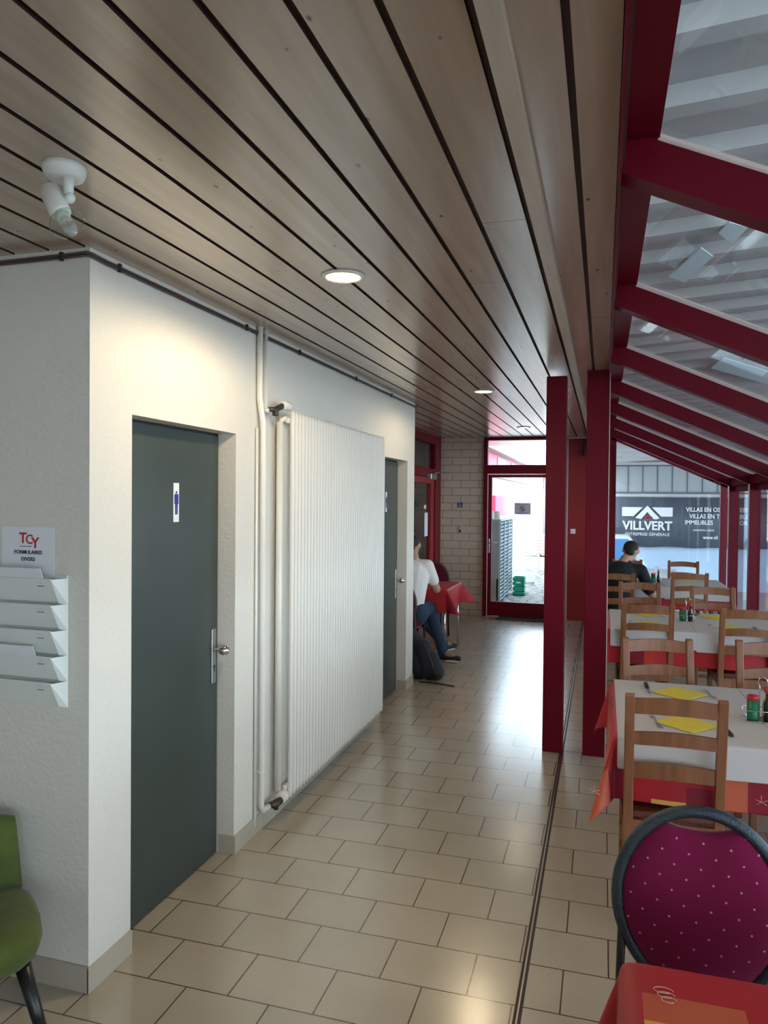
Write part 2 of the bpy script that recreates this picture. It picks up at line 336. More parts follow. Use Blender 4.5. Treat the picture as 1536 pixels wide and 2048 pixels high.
# toilet block: front wall (facing the camera) and right wall with two recessed doors
D1 = (2.366, 3.173, 2.004); D2 = (5.57, 6.38, 2.04)
mb = MB(); T = 2.62
mb.box(-6, XW, 2.13, 2.2, 0, T); struct(mb.build('wall_front', M['plaster']))
mb = MB()
mb.box(XW-.095, XW, 2.2, D1[0], 0, T); mb.box(XW-.095, XW, D1[0], D1[1], D1[2], T); mb.box(XW-.095, XW, D1[1], D2[0], 0, T)
mb.box(XW-.095, XW, D2[0], D2[1], D2[2], T); mb.box(XW-.095, XW, D2[1], 6.63, 0, T); mb.box(-2.42, XW-.095, 6.56, 6.63, 0, T)
mb.box(-1.95, XW-.2, 2.2, 6.5, 0, T)
struct(mb.build('wall_left', M['plaster']))
def skirt(name, segs, h=.088):
    mb = MB()
    for x0, x1, y0, y1 in segs: mb.box(x0, x1, y0, y1, 0, h, bev=.0015)
    struct(mb.build(name, M['skirt']))
ys = [2.124, 2.366]
skirt('baseboard_front', [(-1.662-.62-.62*k, -1.664-.62*k, 2.122, 2.132) for k in range(6)], .092)
skirt('baseboard_left', [(XW-.001, XW+.009, 2.122, 2.366), (XW-.08, XW+.009, 3.17, 3.18), (XW-.001, XW+.009, 3.18, 3.474), (XW-.001, XW+.009, 3.477, 4.09), (XW-.001, XW+.009, 4.093, 4.7), (XW-.001, XW+.009, 4.703, 5.57),
      (XW-.08, XW+.009, 6.376, 6.386), (XW-.001, XW+.009, 6.386, 6.635)])
for n, (y0, y1, h) in (('door_1', D1), ('door_2', D2)):
    r = sroot(n); r.location = (XW-.085, (y0+y1)/2, 0)
    def loc(o, r=r): o.location = (-r.location.x, -r.location.y, 0); return o
    mb = MB(); mb.box(XW-.125, XW-.085, y0-.02, y1-.012, .006, h-.012, bev=.002); loc(mb.build('leaf', M['door'], r))
    mb = MB(); mb.box(XW-.13, XW-.10, y1-.014, y1+.01, 0, h+.01); mb.box(XW-.13, XW-.10, y0-.02, y1, h-.014, h+.02); loc(mb.build('rebate', M['black'], r))
    k = y1-.052
    mb = MB(); mb.box(XW-.086, XW-.079, k-.02, k+.018, .826, 1.083, bev=.003); loc(mb.build('handle_plate', M['steel'], r))
    mb = MB(); mb.tube([(XW-.08, k, .985), (XW-.045, k+.002, .985)], .0085); mb.lathe([(.0, -.026), (.012, -.024), (.022, -.014), (.026, 0), (.022, .014), (.012, .024), (.0, .026)], (XW-.03, k+.003, .985), 20, Matrix.Rotation(PI/2, 3, 'Y')); loc(mb.build('knob', M['chrome'], r))
    mb = MB(); mb.tube([(XW-.081, k, .905), (XW-.078, k, .905)], .008); mb.box(XW-.081, XW-.078, k-.003, k+.003, .88, .905); loc(mb.build('keyhole', M['black'], r))
    c = (y0+y1)/2+.027; x = XW-.085
    mb = MB(); mb.box(x, x+.002, c-.021, c+.021, 1.595, 1.762); s = loc(mb.build('pictogram_sign', M['paper'], r))
    mb = MB()
    def fig(pts): mb.prism([(x+.0022, c+a, 1.627+b) for a, b in pts], (.001, 0, 0))
    mb.tube([(x+.0022, c, 1.722), (x+.0032, c, 1.722)], .0055, 14)
    fig([(-.013, .088), (.013, .088), (.0155, .08), (.0155, .045), (.011, .045), (.0105, .055), (.0095, .0), (.0015, 0), (.001, .045), (-.001, .045), (-.0015, 0), (-.0095, 0), (-.0105, .055), (-.011, .045), (-.0155, .045), (-.0155, .08)])
    o = mb.build('figure', M['blue'], s)
# far wall: painted block wall, red-framed glazed door, red panel
mb = MB(); mb.box(-2.44, -1.68, YF, YF+.12, 0, 2.75); struct(mb.build('wall_back', M['brick']))
mb = MB(); mb.box(-.50, .10, YF-.02, YF+.06, 0, 2.72); struct(mb.build('wall_back_red', M['redin']))
mb = MB(); mb.box(-.505, -.485, YF-.035, YF-.018, 0, 2.60); mb.box(-.50, -.235, YF-.035, YF-.018, 2.585, 2.612); struct(mb.build('trim_3', M['seal']))
r = sroot('door_3'); r.location = (-1.1, YF, 0)
def loc(o): o.location = (1.1, -YF, 0); return o
mb = MB(); mb.box(-1.685, -1.63, YF-.05, YF+.04, 0, 2.66); mb.box(-.545, -.50, YF-.05, YF+.04, 0, 2.66); mb.box(-1.63, -.545, YF-.05, YF+.04, 2.575, 2.66); mb.box(-1.63, -.545, YF-.05, YF+.04, 2.085, 2.215); loc(mb.build('door_frame', M['red'], r))
mb = MB(); mb.box(-1.628, -1.618, YF-.058, YF-.05, .01, 2.085); mb.box(-1.628, -.55, YF-.058, YF-.05, 2.078, 2.09); loc(mb.build('seal_strip', M['seal'], r))
lf = MB(); lf.box(-1.617, -1.565, YF-.045, YF+.01, .012, 2.076); lf.box(-.615, -.55, YF-.045, YF+.01, .012, 2.076); lf.box(-1.565, -.615, YF-.045, YF+.01, 2.035, 2.076); lf.box(-1.565, -.615, YF-.045, YF+.01, .012, .219)
lf = loc(lf.build('door_leaf', M['red'], r))
mb = MB(); mb.box(-1.565, -.615, YF-.022, YF-.016, .219, 2.035); mb.build('pane', M['glass'], lf)
mb = MB(); mb.box(-1.63, -.545, YF-.01, YF-.004, 2.215, 2.575); loc(mb.build('transom_pane', M['glass'], r))
mb = MB(); mb.box(-1.61, -1.585, YF-.053, YF-.045, .93, 1.14, bev=.003); mb.tube([(-1.6, YF-.05, 1.08), (-1.6, YF-.095, 1.08), (-1.585, YF-.105, 1.08), (-1.47, YF-.105, 1.083)], .009); mb.build('door_handle', M['steel'], lf)
mb = MB(); mb.box(-1.235, -1.005, YF-.03, YF-.024, 1.50, 1.665)
s = tag(mb.build('notice', M['notice']), 'white notice with a crossed-out circle taped on the glass door', 'notice')
mb = MB(); mb.tube([(-1.12+.036*math.cos(a*PI/12), YF-.032, 1.58+.036*math.sin(a*PI/12)) for a in range(24)], .004, 6, closed=True); mb.bar((-1.145, YF-.032, 1.605), (-1.095, YF-.032, 1.555), .003, .007); mb.build('prohibition_ring', M['redink'], s)
mb = MB(); mb.tube([(-1.125, YF-.031, 1.595), (-1.125, YF-.0325, 1.595)], .006, 8); mb.box(-1.13, -1.118, YF-.033, YF-.031, 1.565, 1.59); mb.box(-1.118, -1.105, YF-.033, YF-.031, 1.56, 1.572); mb.build('figure', M['ink'], s)
mb = MB(); mb.box(-1.19, -1.05, YF-.032, YF-.0305, 1.638, 1.643); mb.build('printed_line', M['ink'], s)
mb = MB(); mb.box(-1.2, -1.04, YF-.032, YF-.0305, 1.520, 1.5245); mb.build('printed_line', M['ink'], s)
mb = MB(); mb.box(-2.08, -2.005, YF-.006, YF-.001, 1.59, 1.665, bev=.001); s = tag(mb.build('wheelchair_sign', M['blue']), 'small blue wheelchair sign on the painted block wall', 'sign')
mb = MB(); cx, cz, yy = -2.045, 1.615, YF-.008
mb.tube([(cx+.016*math.cos(a), yy, cz+.016*math.sin(a)) for a in [(.55*PI)+k*PI/9 for k in range(13)]], .0028, 6); mb.tube([(cx-.003, yy, cz+.036), (cx-.002, yy, cz+.01), (cx+.015, yy, cz+.008), (cx+.022, yy, cz-.012)], .0032, 6); mb.tube([(cx-.003, yy+.002, cz+.04), (cx-.003, yy-.001, cz+.04)], .005, 8)
mb.build('wheelchair_figure', M['paper'], s)
mb = MB(); mb.box(-2.075, -2.0, YF-.012, YF, 1.205, 1.33, bev=.003); s = tag(mb.build('socket', M['skirt']), 'beige light switch and socket plate on the block wall under the blue sign', 'socket')
mb = MB(); mb.box(-2.06, -2.015, YF-.016, YF-.011, 1.275, 1.32, bev=.002); mb.build('rocker', M['skirt'], s)
mb = MB(); mb.lathe([(.012, 0), (.018, .003), (.0, .003)], (-2.037, YF-.0115, 1.24), 14, Matrix.Rotation(PI/2, 3, 'X')); mb.build('outlet', M['black'], s)
mb = MB(); mb.box(-.445, -.375, YF-.034, YF-.02, 1.235, 1.305, bev=.003); s = tag(mb.build('light_switch', M['white']), 'white square light switch on the red panel', 'switch')
mb = MB(); mb.box(-.435, -.385, YF-.038, YF-.033, 1.245, 1.295, bev=.002); mb.build('rocker', M['white'], s)
mb = MB(); mb.box(-.275, -.16, YF-.13, YF-.02, 2.33, 2.575, bev=.008); s = tag(mb.build('wall_speaker', M['black']), 'small black box speaker mounted high on the red panel', 'speaker')
mb = MB(); mb.box(-1.45, -.62, 10.56, 10.87, 0, .012, bev=.004); tag(mb.build('doormat', M['mat_']), 'dark doormat lying before the glass exit door', 'mat')
# left far part: red framed glazed door in a wall at x=-2.34
r = sroot('door_4'); r.location = (-2.34, 10, 0)
def loc(o): o.location = (2.34, -10, 0); return o
mb = MB(); mb.box(-2.44, -2.335, 10.52, 10.9, 0, 2.62); mb.box(-2.44, -2.335, 8.9, 9.0, 0, 2.62); mb.box(-2.44, -2.335, 9.0, 10.52, 2.5, 2.62); mb.box(-2.44, -2.335, 9.0, 10.52, 2.02, 2.14); loc(mb.build('door_frame', M['red'], r))
mb = MB(); mb.box(-2.41, -2.35, 10.30, 10.515, .01, 2.015); mb.box(-2.41, -2.35, 9.0, 9.1, .01, 2.015); mb.box(-2.41, -2.35, 9.1, 10.3, 1.93, 2.015); mb.box(-2.41, -2.35, 9.1, 10.3, .01, .25); lf = loc(mb.build('door_leaf', M['redin'], r))
mb = MB(); mb.box(-2.385, -2.378, 9.1, 10.3, .25, 1.93); mb.build('pane', M['dglass'], lf)
mb = MB(); mb.box(-2.385, -2.378, 9.0, 10.52, 2.14, 2.5); loc(mb.build('transom_pane', M['dglass'], r))
mb = MB(); mb.box(-2.35, -2.28, 10.02, 10.38, 1.985, 2.065, bev=.006); mb.tube([(-2.3, 10.33, 2.075), (-2.28, 10.55, 2.1), (-2.2, 10.86, 2.1)], .008, 8); loc(mb.build('door_closer', M['steel'], r))
mb = MB(); mb.box(-2.377, -2.373, 10.0, 10.10, 1.575, 1.625); mb.box(-2.377, -2.373, 10.03, 10.22, 1.19, 1.52); mb.build('taped_paper', M['paper'], lf)
mb = MB(); mb.box(-2.46, -2.34, 6.5, 8.9, 0, 2.65); struct(mb.build('wall_left_far', M['plaster']))
mb = MB(); mb.box(-4.6, -4.5, 6.6, 12, 0, 2.7); mb.box(-4.6, -2.44, 10.9, 11.0, 0, 2.7); mb.box(-4.6, -2.44, 6.5, 6.6, 0, 2.7); mb.box(-4.6, -2.44, 6.5, 11, 2.6, 2.7); mb.box(-4.6, -2.44, 6.5, 11, -.1, 0); struct(mb.build('wall_side_room', M['metalp']))
# walls behind the camera (window recesses closed off; added area lamps supply the daylight)
mb = MB(); mb.box(-6.1, -6, -4, 2.2, 0, .8); mb.box(-6.1, -6, -4, 2.2, 2.3, 2.7); mb.box(-6.1, -6, .6, 2.2, .8, 2.3); mb.box(-6.1, -6, -4, -3, .8, 2.3); mb.box(-6.1, -6.02, -3, .6, .8, 2.3)
struct(mb.build('wall_left_rear', M['plaster']))
mb = MB(); mb.box(-6, 1.7, -4.1, -4, 0, .7); mb.box(-6, 1.7, -4.1, -4, 2.3, 2.9); mb.box(-6, -2.9, -4.1, -4, .7, 2.3); mb.box(.5, 1.7, -4.1, -4, .7, 2.3); mb.box(-2.9, .5, -4.1, -4.02, .7, 2.3); struct(mb.build('wall_rear', M['plaster']))
# two red columns
for n, x0, x1, lab in ((0, -.377, -.243, 'left of the two dark red timber columns beside the walkway'), (1, -.113, .030, 'right of the two dark red timber columns, next to the dining tables')):
    c = thing('column', lab, 'column', ((x0+x1)/2, 5.18, 0), 0, 'dark red columns')
    w = (x1-x0)/2
    mb = MB(); mb.box(-w, w, -.065, .065, 0, zc(5.18)-(.030 if n == 0 else 0), bev=.003); mb.build('shaft', M['red'], c)
    if n: mb = MB(); mb.box(w, w+.006, -.066, -.05, 0, 2.54); mb.build('seal_strip', M['seal'], c)
# floor channel (folding wall track)
mb = MB(); mb.box(-.262, -.236, .5, YF-.04, .0002, .0012); o = struct(mb.build('trim_4', M['groove']))
mb = MB(); mb.box(-.2525, -.2465, .5, YF-.04, .0012, .003); struct(mb.build('trim_5', M['steel']))
# ------------------------------------------------------------------ glazed lean-to
def zl(x, y=5): return 2.537-.453*(x-.045)+.003*(y-2)
RY = [-3.37+1.345*k for k in range(11)]     # near faces of the rafters
HW = .078
mb = MB(); a = (.03, .125)
mb.hexa([(a[0], -4, 2.612), (a[1], -4, 2.612), (a[1], 10.98, 2.64), (a[0], 10.98, 2.64), (a[0], -4, 2.80), (a[1], -4, 2.76), (a[1], 10.98, 2.78), (a[0], 10.98, 2.82)])
mb.box(.024, .032, -4, 10.9, 2.50, 2.78)
struct(mb.build('trim_6', M['red']))
for k, y in enumerate(RY):
    mb = MB(); mb.prism([(.034, y, zl(.034, y)), (1.50, y, zl(1.50, y)), (1.615, y, zl(1.55, y)+.03), (1.615, y, zl(1.615, y)+.115), (.034, y, zl(.034, y)+.115)], (0, HW, 0))
    mb.box(1.50, 1.612, y, y+HW, 0, zl(1.55, y)+.06)
    struct(mb.build('trim_%d' % (10+k), M['red']))
    mb = MB(); mb.prism([(.04, y+.02, zl(.04, y)+.115), (1.6, y+.02, zl(1.6, y)+.115), (1.6, y+.02, zl(1.6, y)+.14), (.04, y+.02, zl(.04, y)+.14)], (0, HW-.04, 0)); mb.prism([(.12, y-.002, zl(.12, y)+.111), (1.5, y-.002, zl(1.5, y)+.111), (1.5, y-.002, zl(1.5, y)+.117), (.12, y-.002, zl(.12, y)+.117)], (0, .006, 0))
    struct(mb.build('trim_%d' % (30+k), M['seal']))
    if k < 10:
        y0, y1 = y+.03, RY[k+1]+.03
        r = sroot('window_%d' % (1+2*k))
        mb = MB(); mb.prism([(.122, y0, zl(.122, y)+.127), (1.68, y0, zl(1.68, y)+.127), (1.68, y0, zl(1.68, y)+.133), (.122, y0, zl(.122, y)+.133)], (0, y1-y0-.002, 0)); mb.build('roof_pane', M['glass'], r)
        r = sroot('window_%d' % (2+2*k))
        mb = MB(); mb.box(1.57, 1.61, y+HW, RY[k+1], 0, .14); mb.box(1.555, 1.615, y+HW, RY[k+1], zl(1.55)-.03, zl(1.55)+.04); mb.box(1.505, 1.615, y+HW, RY[k+1], zl(1.505)+.02, zl(1.505)+.115); mb.build('window_frame', M['redm'], r)
        mb = MB(); mb.box(1.587, 1.593, y+HW, RY[k+1], .14, zl(1.55)-.03); mb.build('side_pane', M['glass'], r)
# gable end
r = sroot('window_40')
mb = MB(); y = YF-.03
mb.box(.10, .165, y, y+.08, 0, 2.70); mb.box(1.513, 1.60, y, y+.08, 0, 2.0); mb.prism([(.10, y, zl(.1, 9)+.035), (1.6, y, zl(1.6, 9)+.035), (1.6, y, zl(1.6, 9)+.15), (.10, y, zl(.1, 9)+.15)], (0, .08, 0)); mb.box(.165, 1.513, y, y+.08, 0, .12)
mb.build('window_frame', M['red'], r)
mb = MB(); mb.prism([(.165, y+.04, .12), (1.513, y+.04, .12), (1.513, y+.04, zl(1.513, 9)+.04), (.165, y+.04, zl(.165, 9)+.04)], (0, .006, 0)); mb.build('pane', M['glass'], r)
mb = MB(); mb.hexa([(1.50, 10.15, 1.96), (1.62, 10.15, 1.96), (1.62, 11, 1.96), (1.5, 11, 1.96), (1.50, 10.15, 2.05), (1.62, 10.15, 2.0), (1.62, 11, 2.0), (1.5, 11, 2.05)]); struct(mb.build('trim_7', M['red']))
#@@OBJECTS
# ------------------------------------------------------------------ outside
mb = MB(); mb.box(-2.3, 1.75, 10.99, 34, -.12, -.004); struct(mb.build('ground_cobbles', M['gravel']))
mb = MB(); mb.box(1.75, 30, -8, 30, -.6, -.5); mb.box(-.4, 1.75, 12.6, 30, -.3, -.003); struct(mb.build('ground_yard', M['asphalt']))
mb = MB(); mb.box(-2.6, 1.72, 10.98, 13.1, 2.66, 2.72); struct(mb.build('ceiling_porch', M['wood_c']))
# neighbouring low building on the left of the yard
b = thing('outbuilding', 'long pale block outbuilding with a red band under its roof seen through the glass door', 'building', (-2.3, 20, 0))
def lb(o): o.location = (2.3, -20, 0); return o
mb = MB(); mb.box(-2.5, -2.27, 11.05, 31, 0, 2.2); lb(mb.build('wall', M['obrick'], b))
mb = MB(); mb.box(-2.5, -2.25, 11.05, 31, 2.2, 2.225); lb(mb.build('ledge', M['halld'], b))
mb = MB(); mb.box(-2.5, -2.28, 11.05, 31, 2.225, 2.72); lb(mb.build('fascia', M['pinkp'], b))
for yy in (16.6, 19.2, 21.8, 24.4): mb = MB(); mb.box(-2.29, -2.262, yy, yy+1.5, 2.28, 2.66); lb(mb.build('window', M['hall'], b))
mb = MB(); mb.box(-2.7, -2.1, 11.05, 31.3, 2.72, 2.82); lb(mb.build('roof', M['metalp'], b))
for yy in (16.3, 20.6, 25): mb = MB(); mb.box(-2.272, -2.262, yy, yy+.07, 0, 2.2); lb(mb.build('pilaster', M['pinkb'], b))
mb = MB(); mb.tube([(-2.2, 29.5, .1), (-2.2, 29.5, 2.7)], .05, 8); lb(mb.build('downpipe', M['metalp'], b))
c = thing('louvred_unit', 'tall grey outdoor unit with slatted side standing beyond the glass door', 'outdoor unit', (-1.9, 13, 0))
def lb(o): o.location = (1.9, -13, 0); return o
mb = MB(); mb.box(-2.2, -1.63, 12.1, 13.8, .42, 1.36); lb(mb.build('housing', M['metalp'], c))
mb = MB(); mb.box(-2.2, -1.66, 12.12, 13.78, 0, .42); lb(mb.build('plinth', M['skirt'], c))
mb = MB()
for k in range(3):
    y0 = 12.12+.56*k
    mb.box(-1.63, -1.595, y0, y0+.03, .03, 1.35); mb.box(-1.63, -1.595, y0+.53, y0+.56, .03, 1.35)
    for j in range(22): mb.bar((-1.612, y0+.03, .06+.06*j), (-1.612, y0+.53, .06+.06*j), .006, .034, (.35, 0, .9))
lb(mb.build('slatted_side', M['metalg'], c))
mb = MB(); mb.box(-1.632, -1.628, 12.12, 13.8, .03, 1.35); lb(mb.build('mesh_backing', M['halld'], c))
mb = MB(); mb.box(-2.22, -1.59, 12.07, 13.83, 1.36, 1.395); lb(mb.build('lid', M['metalg'], c))
for k, (yy, x) in enumerate(((12.25, -1.78), (12.45, -1.70))):
    mb = MB(); mb.lathe([(.05, 0), (.052, .005), (.052, .12), (.05, .125), (.045, .125)], (x, yy, 1.395), 16); tag(mb.build('paint_tin', M['white']), ['white tin on the louvred outdoor unit, nearer the door edge', 'white tin on the louvred outdoor unit, nearer its slatted side'][k], 'tin', 'tins on the outdoor unit')
c = thing('letter_box', 'red wall cabinet on the outbuilding above the louvred unit', 'cabinet', (-2.18, 16, 1.6)); 
mb = MB(); mb.box(-.07, .08, -.9, .75, -.22, .2, bev=.01); mb.build('case', M['pinkp'], c)
mb = MB(); mb.box(.08, .09, .35, .45, .06, .14); mb.box(.08, .09, .35, .45, -.15, .04); mb.build('label_plate', M['paper'], c)
c = thing('plastic_crate', 'small green plastic crate on the cobbles by the slatted unit', 'crate', (-1.44, 13.55, 0))
mb = MB()
for s in ((-.1, -.09, -.15, .15), (.09, .1, -.15, .15), (-.1, .1, -.15, -.14), (-.1, .1, .14, .15)):
    for z in (.0, .09, .18, .26): mb.box(*s, z, z+.06)
mb.box(-.1, .1, -.15, .15, 0, .015); mb.build('body', M['crate'], c)
mb = MB(); mb.box(-.04, .04, -.16, -.15, .22, .25); mb.build('handle', M['white'], c)
c = thing('floor_grate', 'flat grey metal grate lying on the cobbles behind the green crate', 'grate', (-1.72, 16.2, 0), .1)
mb = MB()
for k in range(14): mb.box(-.3, .3, -.9+.135*k, -.86+.135*k, .02, .05)
for x in (-.3, 0, .28): mb.box(x, x+.02, -.9, .9, 0, .05)
mb.build('bars', M['metalg'], c)
c = thing('block_stack', 'stack of pinkish building blocks at the far end of the cobbled yard', 'stack of blocks', (-1.55, 23.2, 0))
mb = MB(); mb.box(-.38, .35, -.3, .4, .08, .66, bev=.01); mb.build('blocks', M['pinkb'], c)
mb = MB()
for x in (-.36, -.05, .26): mb.box(x, x+.08, -.3, .4, 0, .08)
mb.build('pallet', M['batten'], c)
# hangar roof canopy over the yard on the right
def zk(y): return 3.12-.0235*(y-2)
mb = MB(); ys_ = []; y = -9.0; prof = []
while y < 20.0:
    prof += [(y, 0), (y+.25, 0), (y+.29, -.055), (y+.37, -.055)]; y += .41
for x0, x1 in ((-.2, 13.0),):
    vs = [(x0, a, zk(a)+d) for a, d in prof]+[(x1, a, zk(a)+d+.9) for a, d in prof]; n = len(prof)
    mb._add(vs, [(i, i+1, n+i+1, n+i) for i in range(n-1)])
c = tag(mb.build('canopy_roof', M['deck'], recalc=False), 'grey corrugated roof canopy above the glazed lean-to', 'canopy')
sol = c.modifiers.new('thickness', 'SOLIDIFY'); sol.thickness = .008; sol.offset = 1
mb = MB()
for x in (3.2, 6.4, 9.6): mb.hexa([(x, -9, zk(-9)+.0+.068*x-.24), (x+.14, -9, zk(-9)+.068*x-.24), (x+.14, 19.9, zk(19.9)+.068*x-.24), (x, 19.9, zk(19.9)+.068*x-.24), (x, -9, zk(-9)+.068*x-.07), (x+.14, -9, zk(-9)+.068*x-.07), (x+.14, 19.9, zk(19.9)+.068*x-.07), (x, 19.9, zk(19.9)+.068*x-.07)])
mb.build('purlin', M['metalp'], c)
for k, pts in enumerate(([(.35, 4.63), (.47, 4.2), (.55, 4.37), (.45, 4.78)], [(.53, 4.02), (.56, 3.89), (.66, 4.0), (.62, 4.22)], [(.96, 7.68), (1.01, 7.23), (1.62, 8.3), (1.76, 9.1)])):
    mb = MB(); mb.prism([(x, y, zk(y)-.075+.068*x) for x, y in pts], (0, 0, .006)); tag(mb.build('pale_sheet', M['trl']), ['torn pale sheet under the corrugated canopy, the larger one in the second roof bay', 'small pale square sheet under the corrugated canopy, nearest the camera', 'long pale sheet under the corrugated canopy in the third roof bay'][k], 'sheet', 'pale sheets caught under the canopy')  # sheets added to imitate bright patches seen through the roof glass
# end wall of the hangar
c = thing('hangar', 'grey clad hangar end wall behind the dark banner', 'building', (2, 20, 0))
def lb(o): o.location = (-2, -20, 0); return o
mb = MB(); mb.box(-.45, 13, 20.02, 20.2, 1.8, 4.2); lb(mb.build('cladding', M['hall'], c))
mb = MB()
for k in range(36): x = -.1+.352*k; mb.box(x-.013, x+.013, 20.005, 20.02, 1.93, 2.66)
mb.box(-.45, 13, 19.98, 20.02, 1.90, 1.95); mb.box(-.45, 13, 19.98, 20.02, 2.60, 2.63); lb(mb.build('seams', M['halld'], c))
mb = MB(); mb.box(-.45, 13, 19.9, 20.01, 2.635, 2.70); mb.box(-.45, 13, 19.99, 20.02, 1.83, 1.90); lb(mb.build('rail', M['deck'], c))
mb = MB(); mb.box(-.45, 13, 20.02, 20.2, -.6, 1.8); lb(mb.build('lower_wall', M['pale'], c))
mb = MB(); n = 60; vs = []
for i in range(n+1):
    x = .22+i*(4.3/n); w = .02*math.sin(i*.9)+.012*math.sin(i*2.3)
    vs += [(x, 19.93+w, .56+.012*math.sin(i*.4)), (x, 19.95+w*.3, 1.81)]
mb._add(vs, [(2*i, 2*i+2, 2*i+3, 2*i+1) for i in range(n)], 0, True)
bn = tag(mb.build('banner', M['banner']), 'dark slate advertising banner with a white roof logo hung on the hangar wall', 'banner')
sol = bn.modifiers.new('t', 'SOLIDIFY'); sol.thickness = .004
F = (0, -1, 0); UP = (0, 0, 1); yb = 19.885
text('VILLVERT', 'lettering', .305, facing(F, UP, (1.07, yb, 1.085)), M['btext'], bn, .006, bold=.03, sx=.93)
text('ENTREPRISE GÉNÉRALE', 'lettering', .105, facing(F, UP, (1.07, yb, .875)), M['btext'], bn, .004, sx=.98)
mb = MB()
def pz(pts, mi=0): mb.prism([(x, yb, z) for x, z in pts], (0, .008, 0), mi)
pz([(.46, 1.56), (.96, 1.56), (.74, 1.33), (.46, 1.33)]); pz([(1.18, 1.56), (1.67, 1.56), (1.67, 1.33), (1.40, 1.33)])
pz([(1.07, 1.60), (1.36, 1.29), (1.30, 1.26), (1.22, 1.26), (1.07, 1.44), (.92, 1.26), (.78, 1.29)]); mb.build('roof_logo', M['btext'], bn)
mb = MB(); pz([(.97, 1.30), (1.04, 1.37), (1.04, 1.34), (1.16, 1.34), (1.20, 1.30)]); pz([(1.0, 1.27), (1.03, 1.29), (1.16, 1.29), (1.14, 1.27)]); mb.build('logo_accent', M['redin'], bn)
for s, x, z, h in (('VILLAS EN OS', 1.98, 1.51, .15), ('VILLAS EN TR', 2.06, 1.345, .15), ('IMMEUBLES', 1.955, 1.19, .15), ('CONCEPTION / CONSTR', 2.15, 1.0, .058), ('www.vil', 2.38, .825, .12)):
    text(s, 'lettering', h, facing(F, UP, (x, yb, z)), M['btext'], bn, .004, 'LEFT', .02, .86 if h > .1 else .74)
for s, z in (('ERN', 1.51), ('BLE', 1.345), ('ORT', 1.19)): text(s, 'lettering', .15, facing(F, UP, (3.2, yb, z)), M['btext'], bn, .004, 'LEFT', .02, .86)
bn2 = MB(); bn2.box(4.75, 8.5, 19.9, 19.93, .5, 1.9); tag(bn2.build('banner', M['redin']), 'plain dark red banner beside the slate one on the hangar wall', 'banner')
# parked car
car = thing('car', 'white car parked in the yard beyond the gable window', 'car', (-.08, 15.6, -.42), -PI/2+.05)
def sect(x, pts): return [(x, y, z) for y, z in pts]
xs_ = [-2.0, -1.85, -1.2, -.5, .9, 1.15, 1.5]
topz = [.55, .78, .92, 1.02, 1.02, .98, .62]
mb = MB(); vs = []; n = 10
for x, tz in zip(xs_, topz):
    for y, z in ((-.72, .22), (-.84, .35), (-.86, .62), (-.80, min(tz, .95)), (-.6, tz), (.6, tz), (.80, min(tz, .95)), (.86, .62), (.84, .35), (.72, .22)): vs.append((x, y, z))
fs = [(i*n+k, i*n+(k+1) % n, (i+1)*n+(k+1) % n, (i+1)*n+k) for i in range(len(xs_)-1) for k in range(n)]+[tuple(range(n)), tuple(range((len(xs_)-1)*n, len(xs_)*n))]
mb._add(vs, fs, 0, True); mb.build('body', M['carp'], car)
mb = MB(); vs = []
for x, tz, w in ((-.75, .98, .74), (-.25, 1.40, .60), (.15, 1.47, .58), (.75, 1.42, .58), (1.28, .97, .72)):
    vs += [(x, -w, tz-.02), (x, -w*.9, tz), (x, w*.9, tz), (x, w, tz-.02), (x, .8, .93), (x, -.8, .93)]
fs = [(i*6+k, i*6+(k+1) % 6, i*6+6+(k+1) % 6, i*6+6+k) for i in range(4) for k in range(6)]+[tuple(range(6)), tuple(range(24, 30))]
mb._add(vs, fs, 0, True); mb.build('cabin', M['carp'], car)
for a in ([(-.5, .99), (-.2, 1.34), (.15, 1.40), (.15, .99)], [(.2, .99), (.2, 1.40), (.68, 1.36), (.95, 1.0)]):
    mb = MB(); mb._add([(x, -(.8-.36*(z-.93)) -.012, z) for x, z in a]+[(x, -(.8-.36*(z-.93)), z) for x, z in a], [(0, 1, 2, 3), (4, 5, 6, 7), (0, 1, 5, 4), (1, 2, 6, 5), (2, 3, 7, 6), (3, 0, 4, 7)]); mb.build('side_window', M['carg'], car)
mb = MB(); mb._add([(1.27, -.62, 1.0), (.80, -.50, 1.40), (.80, .50, 1.40), (1.27, .62, 1.0), (1.285, -.62, 1.01), (.815, -.50, 1.41), (.815, .50, 1.41), (1.285, .62, 1.01)], [(0, 1, 2, 3), (4, 5, 6, 7), (0, 1, 5, 4), (1, 2, 6, 5), (2, 3, 7, 6), (3, 0, 4, 7)]); mb.build('rear_window', M['carg'], car)
for x in (-1.35, .95):
    for y in (-.86, .70):
        mb = MB(); mb.tube([(x, y, .31), (x, y+.16, .31)], .31, 24); mb.build('wheel', M['rubber'], car)
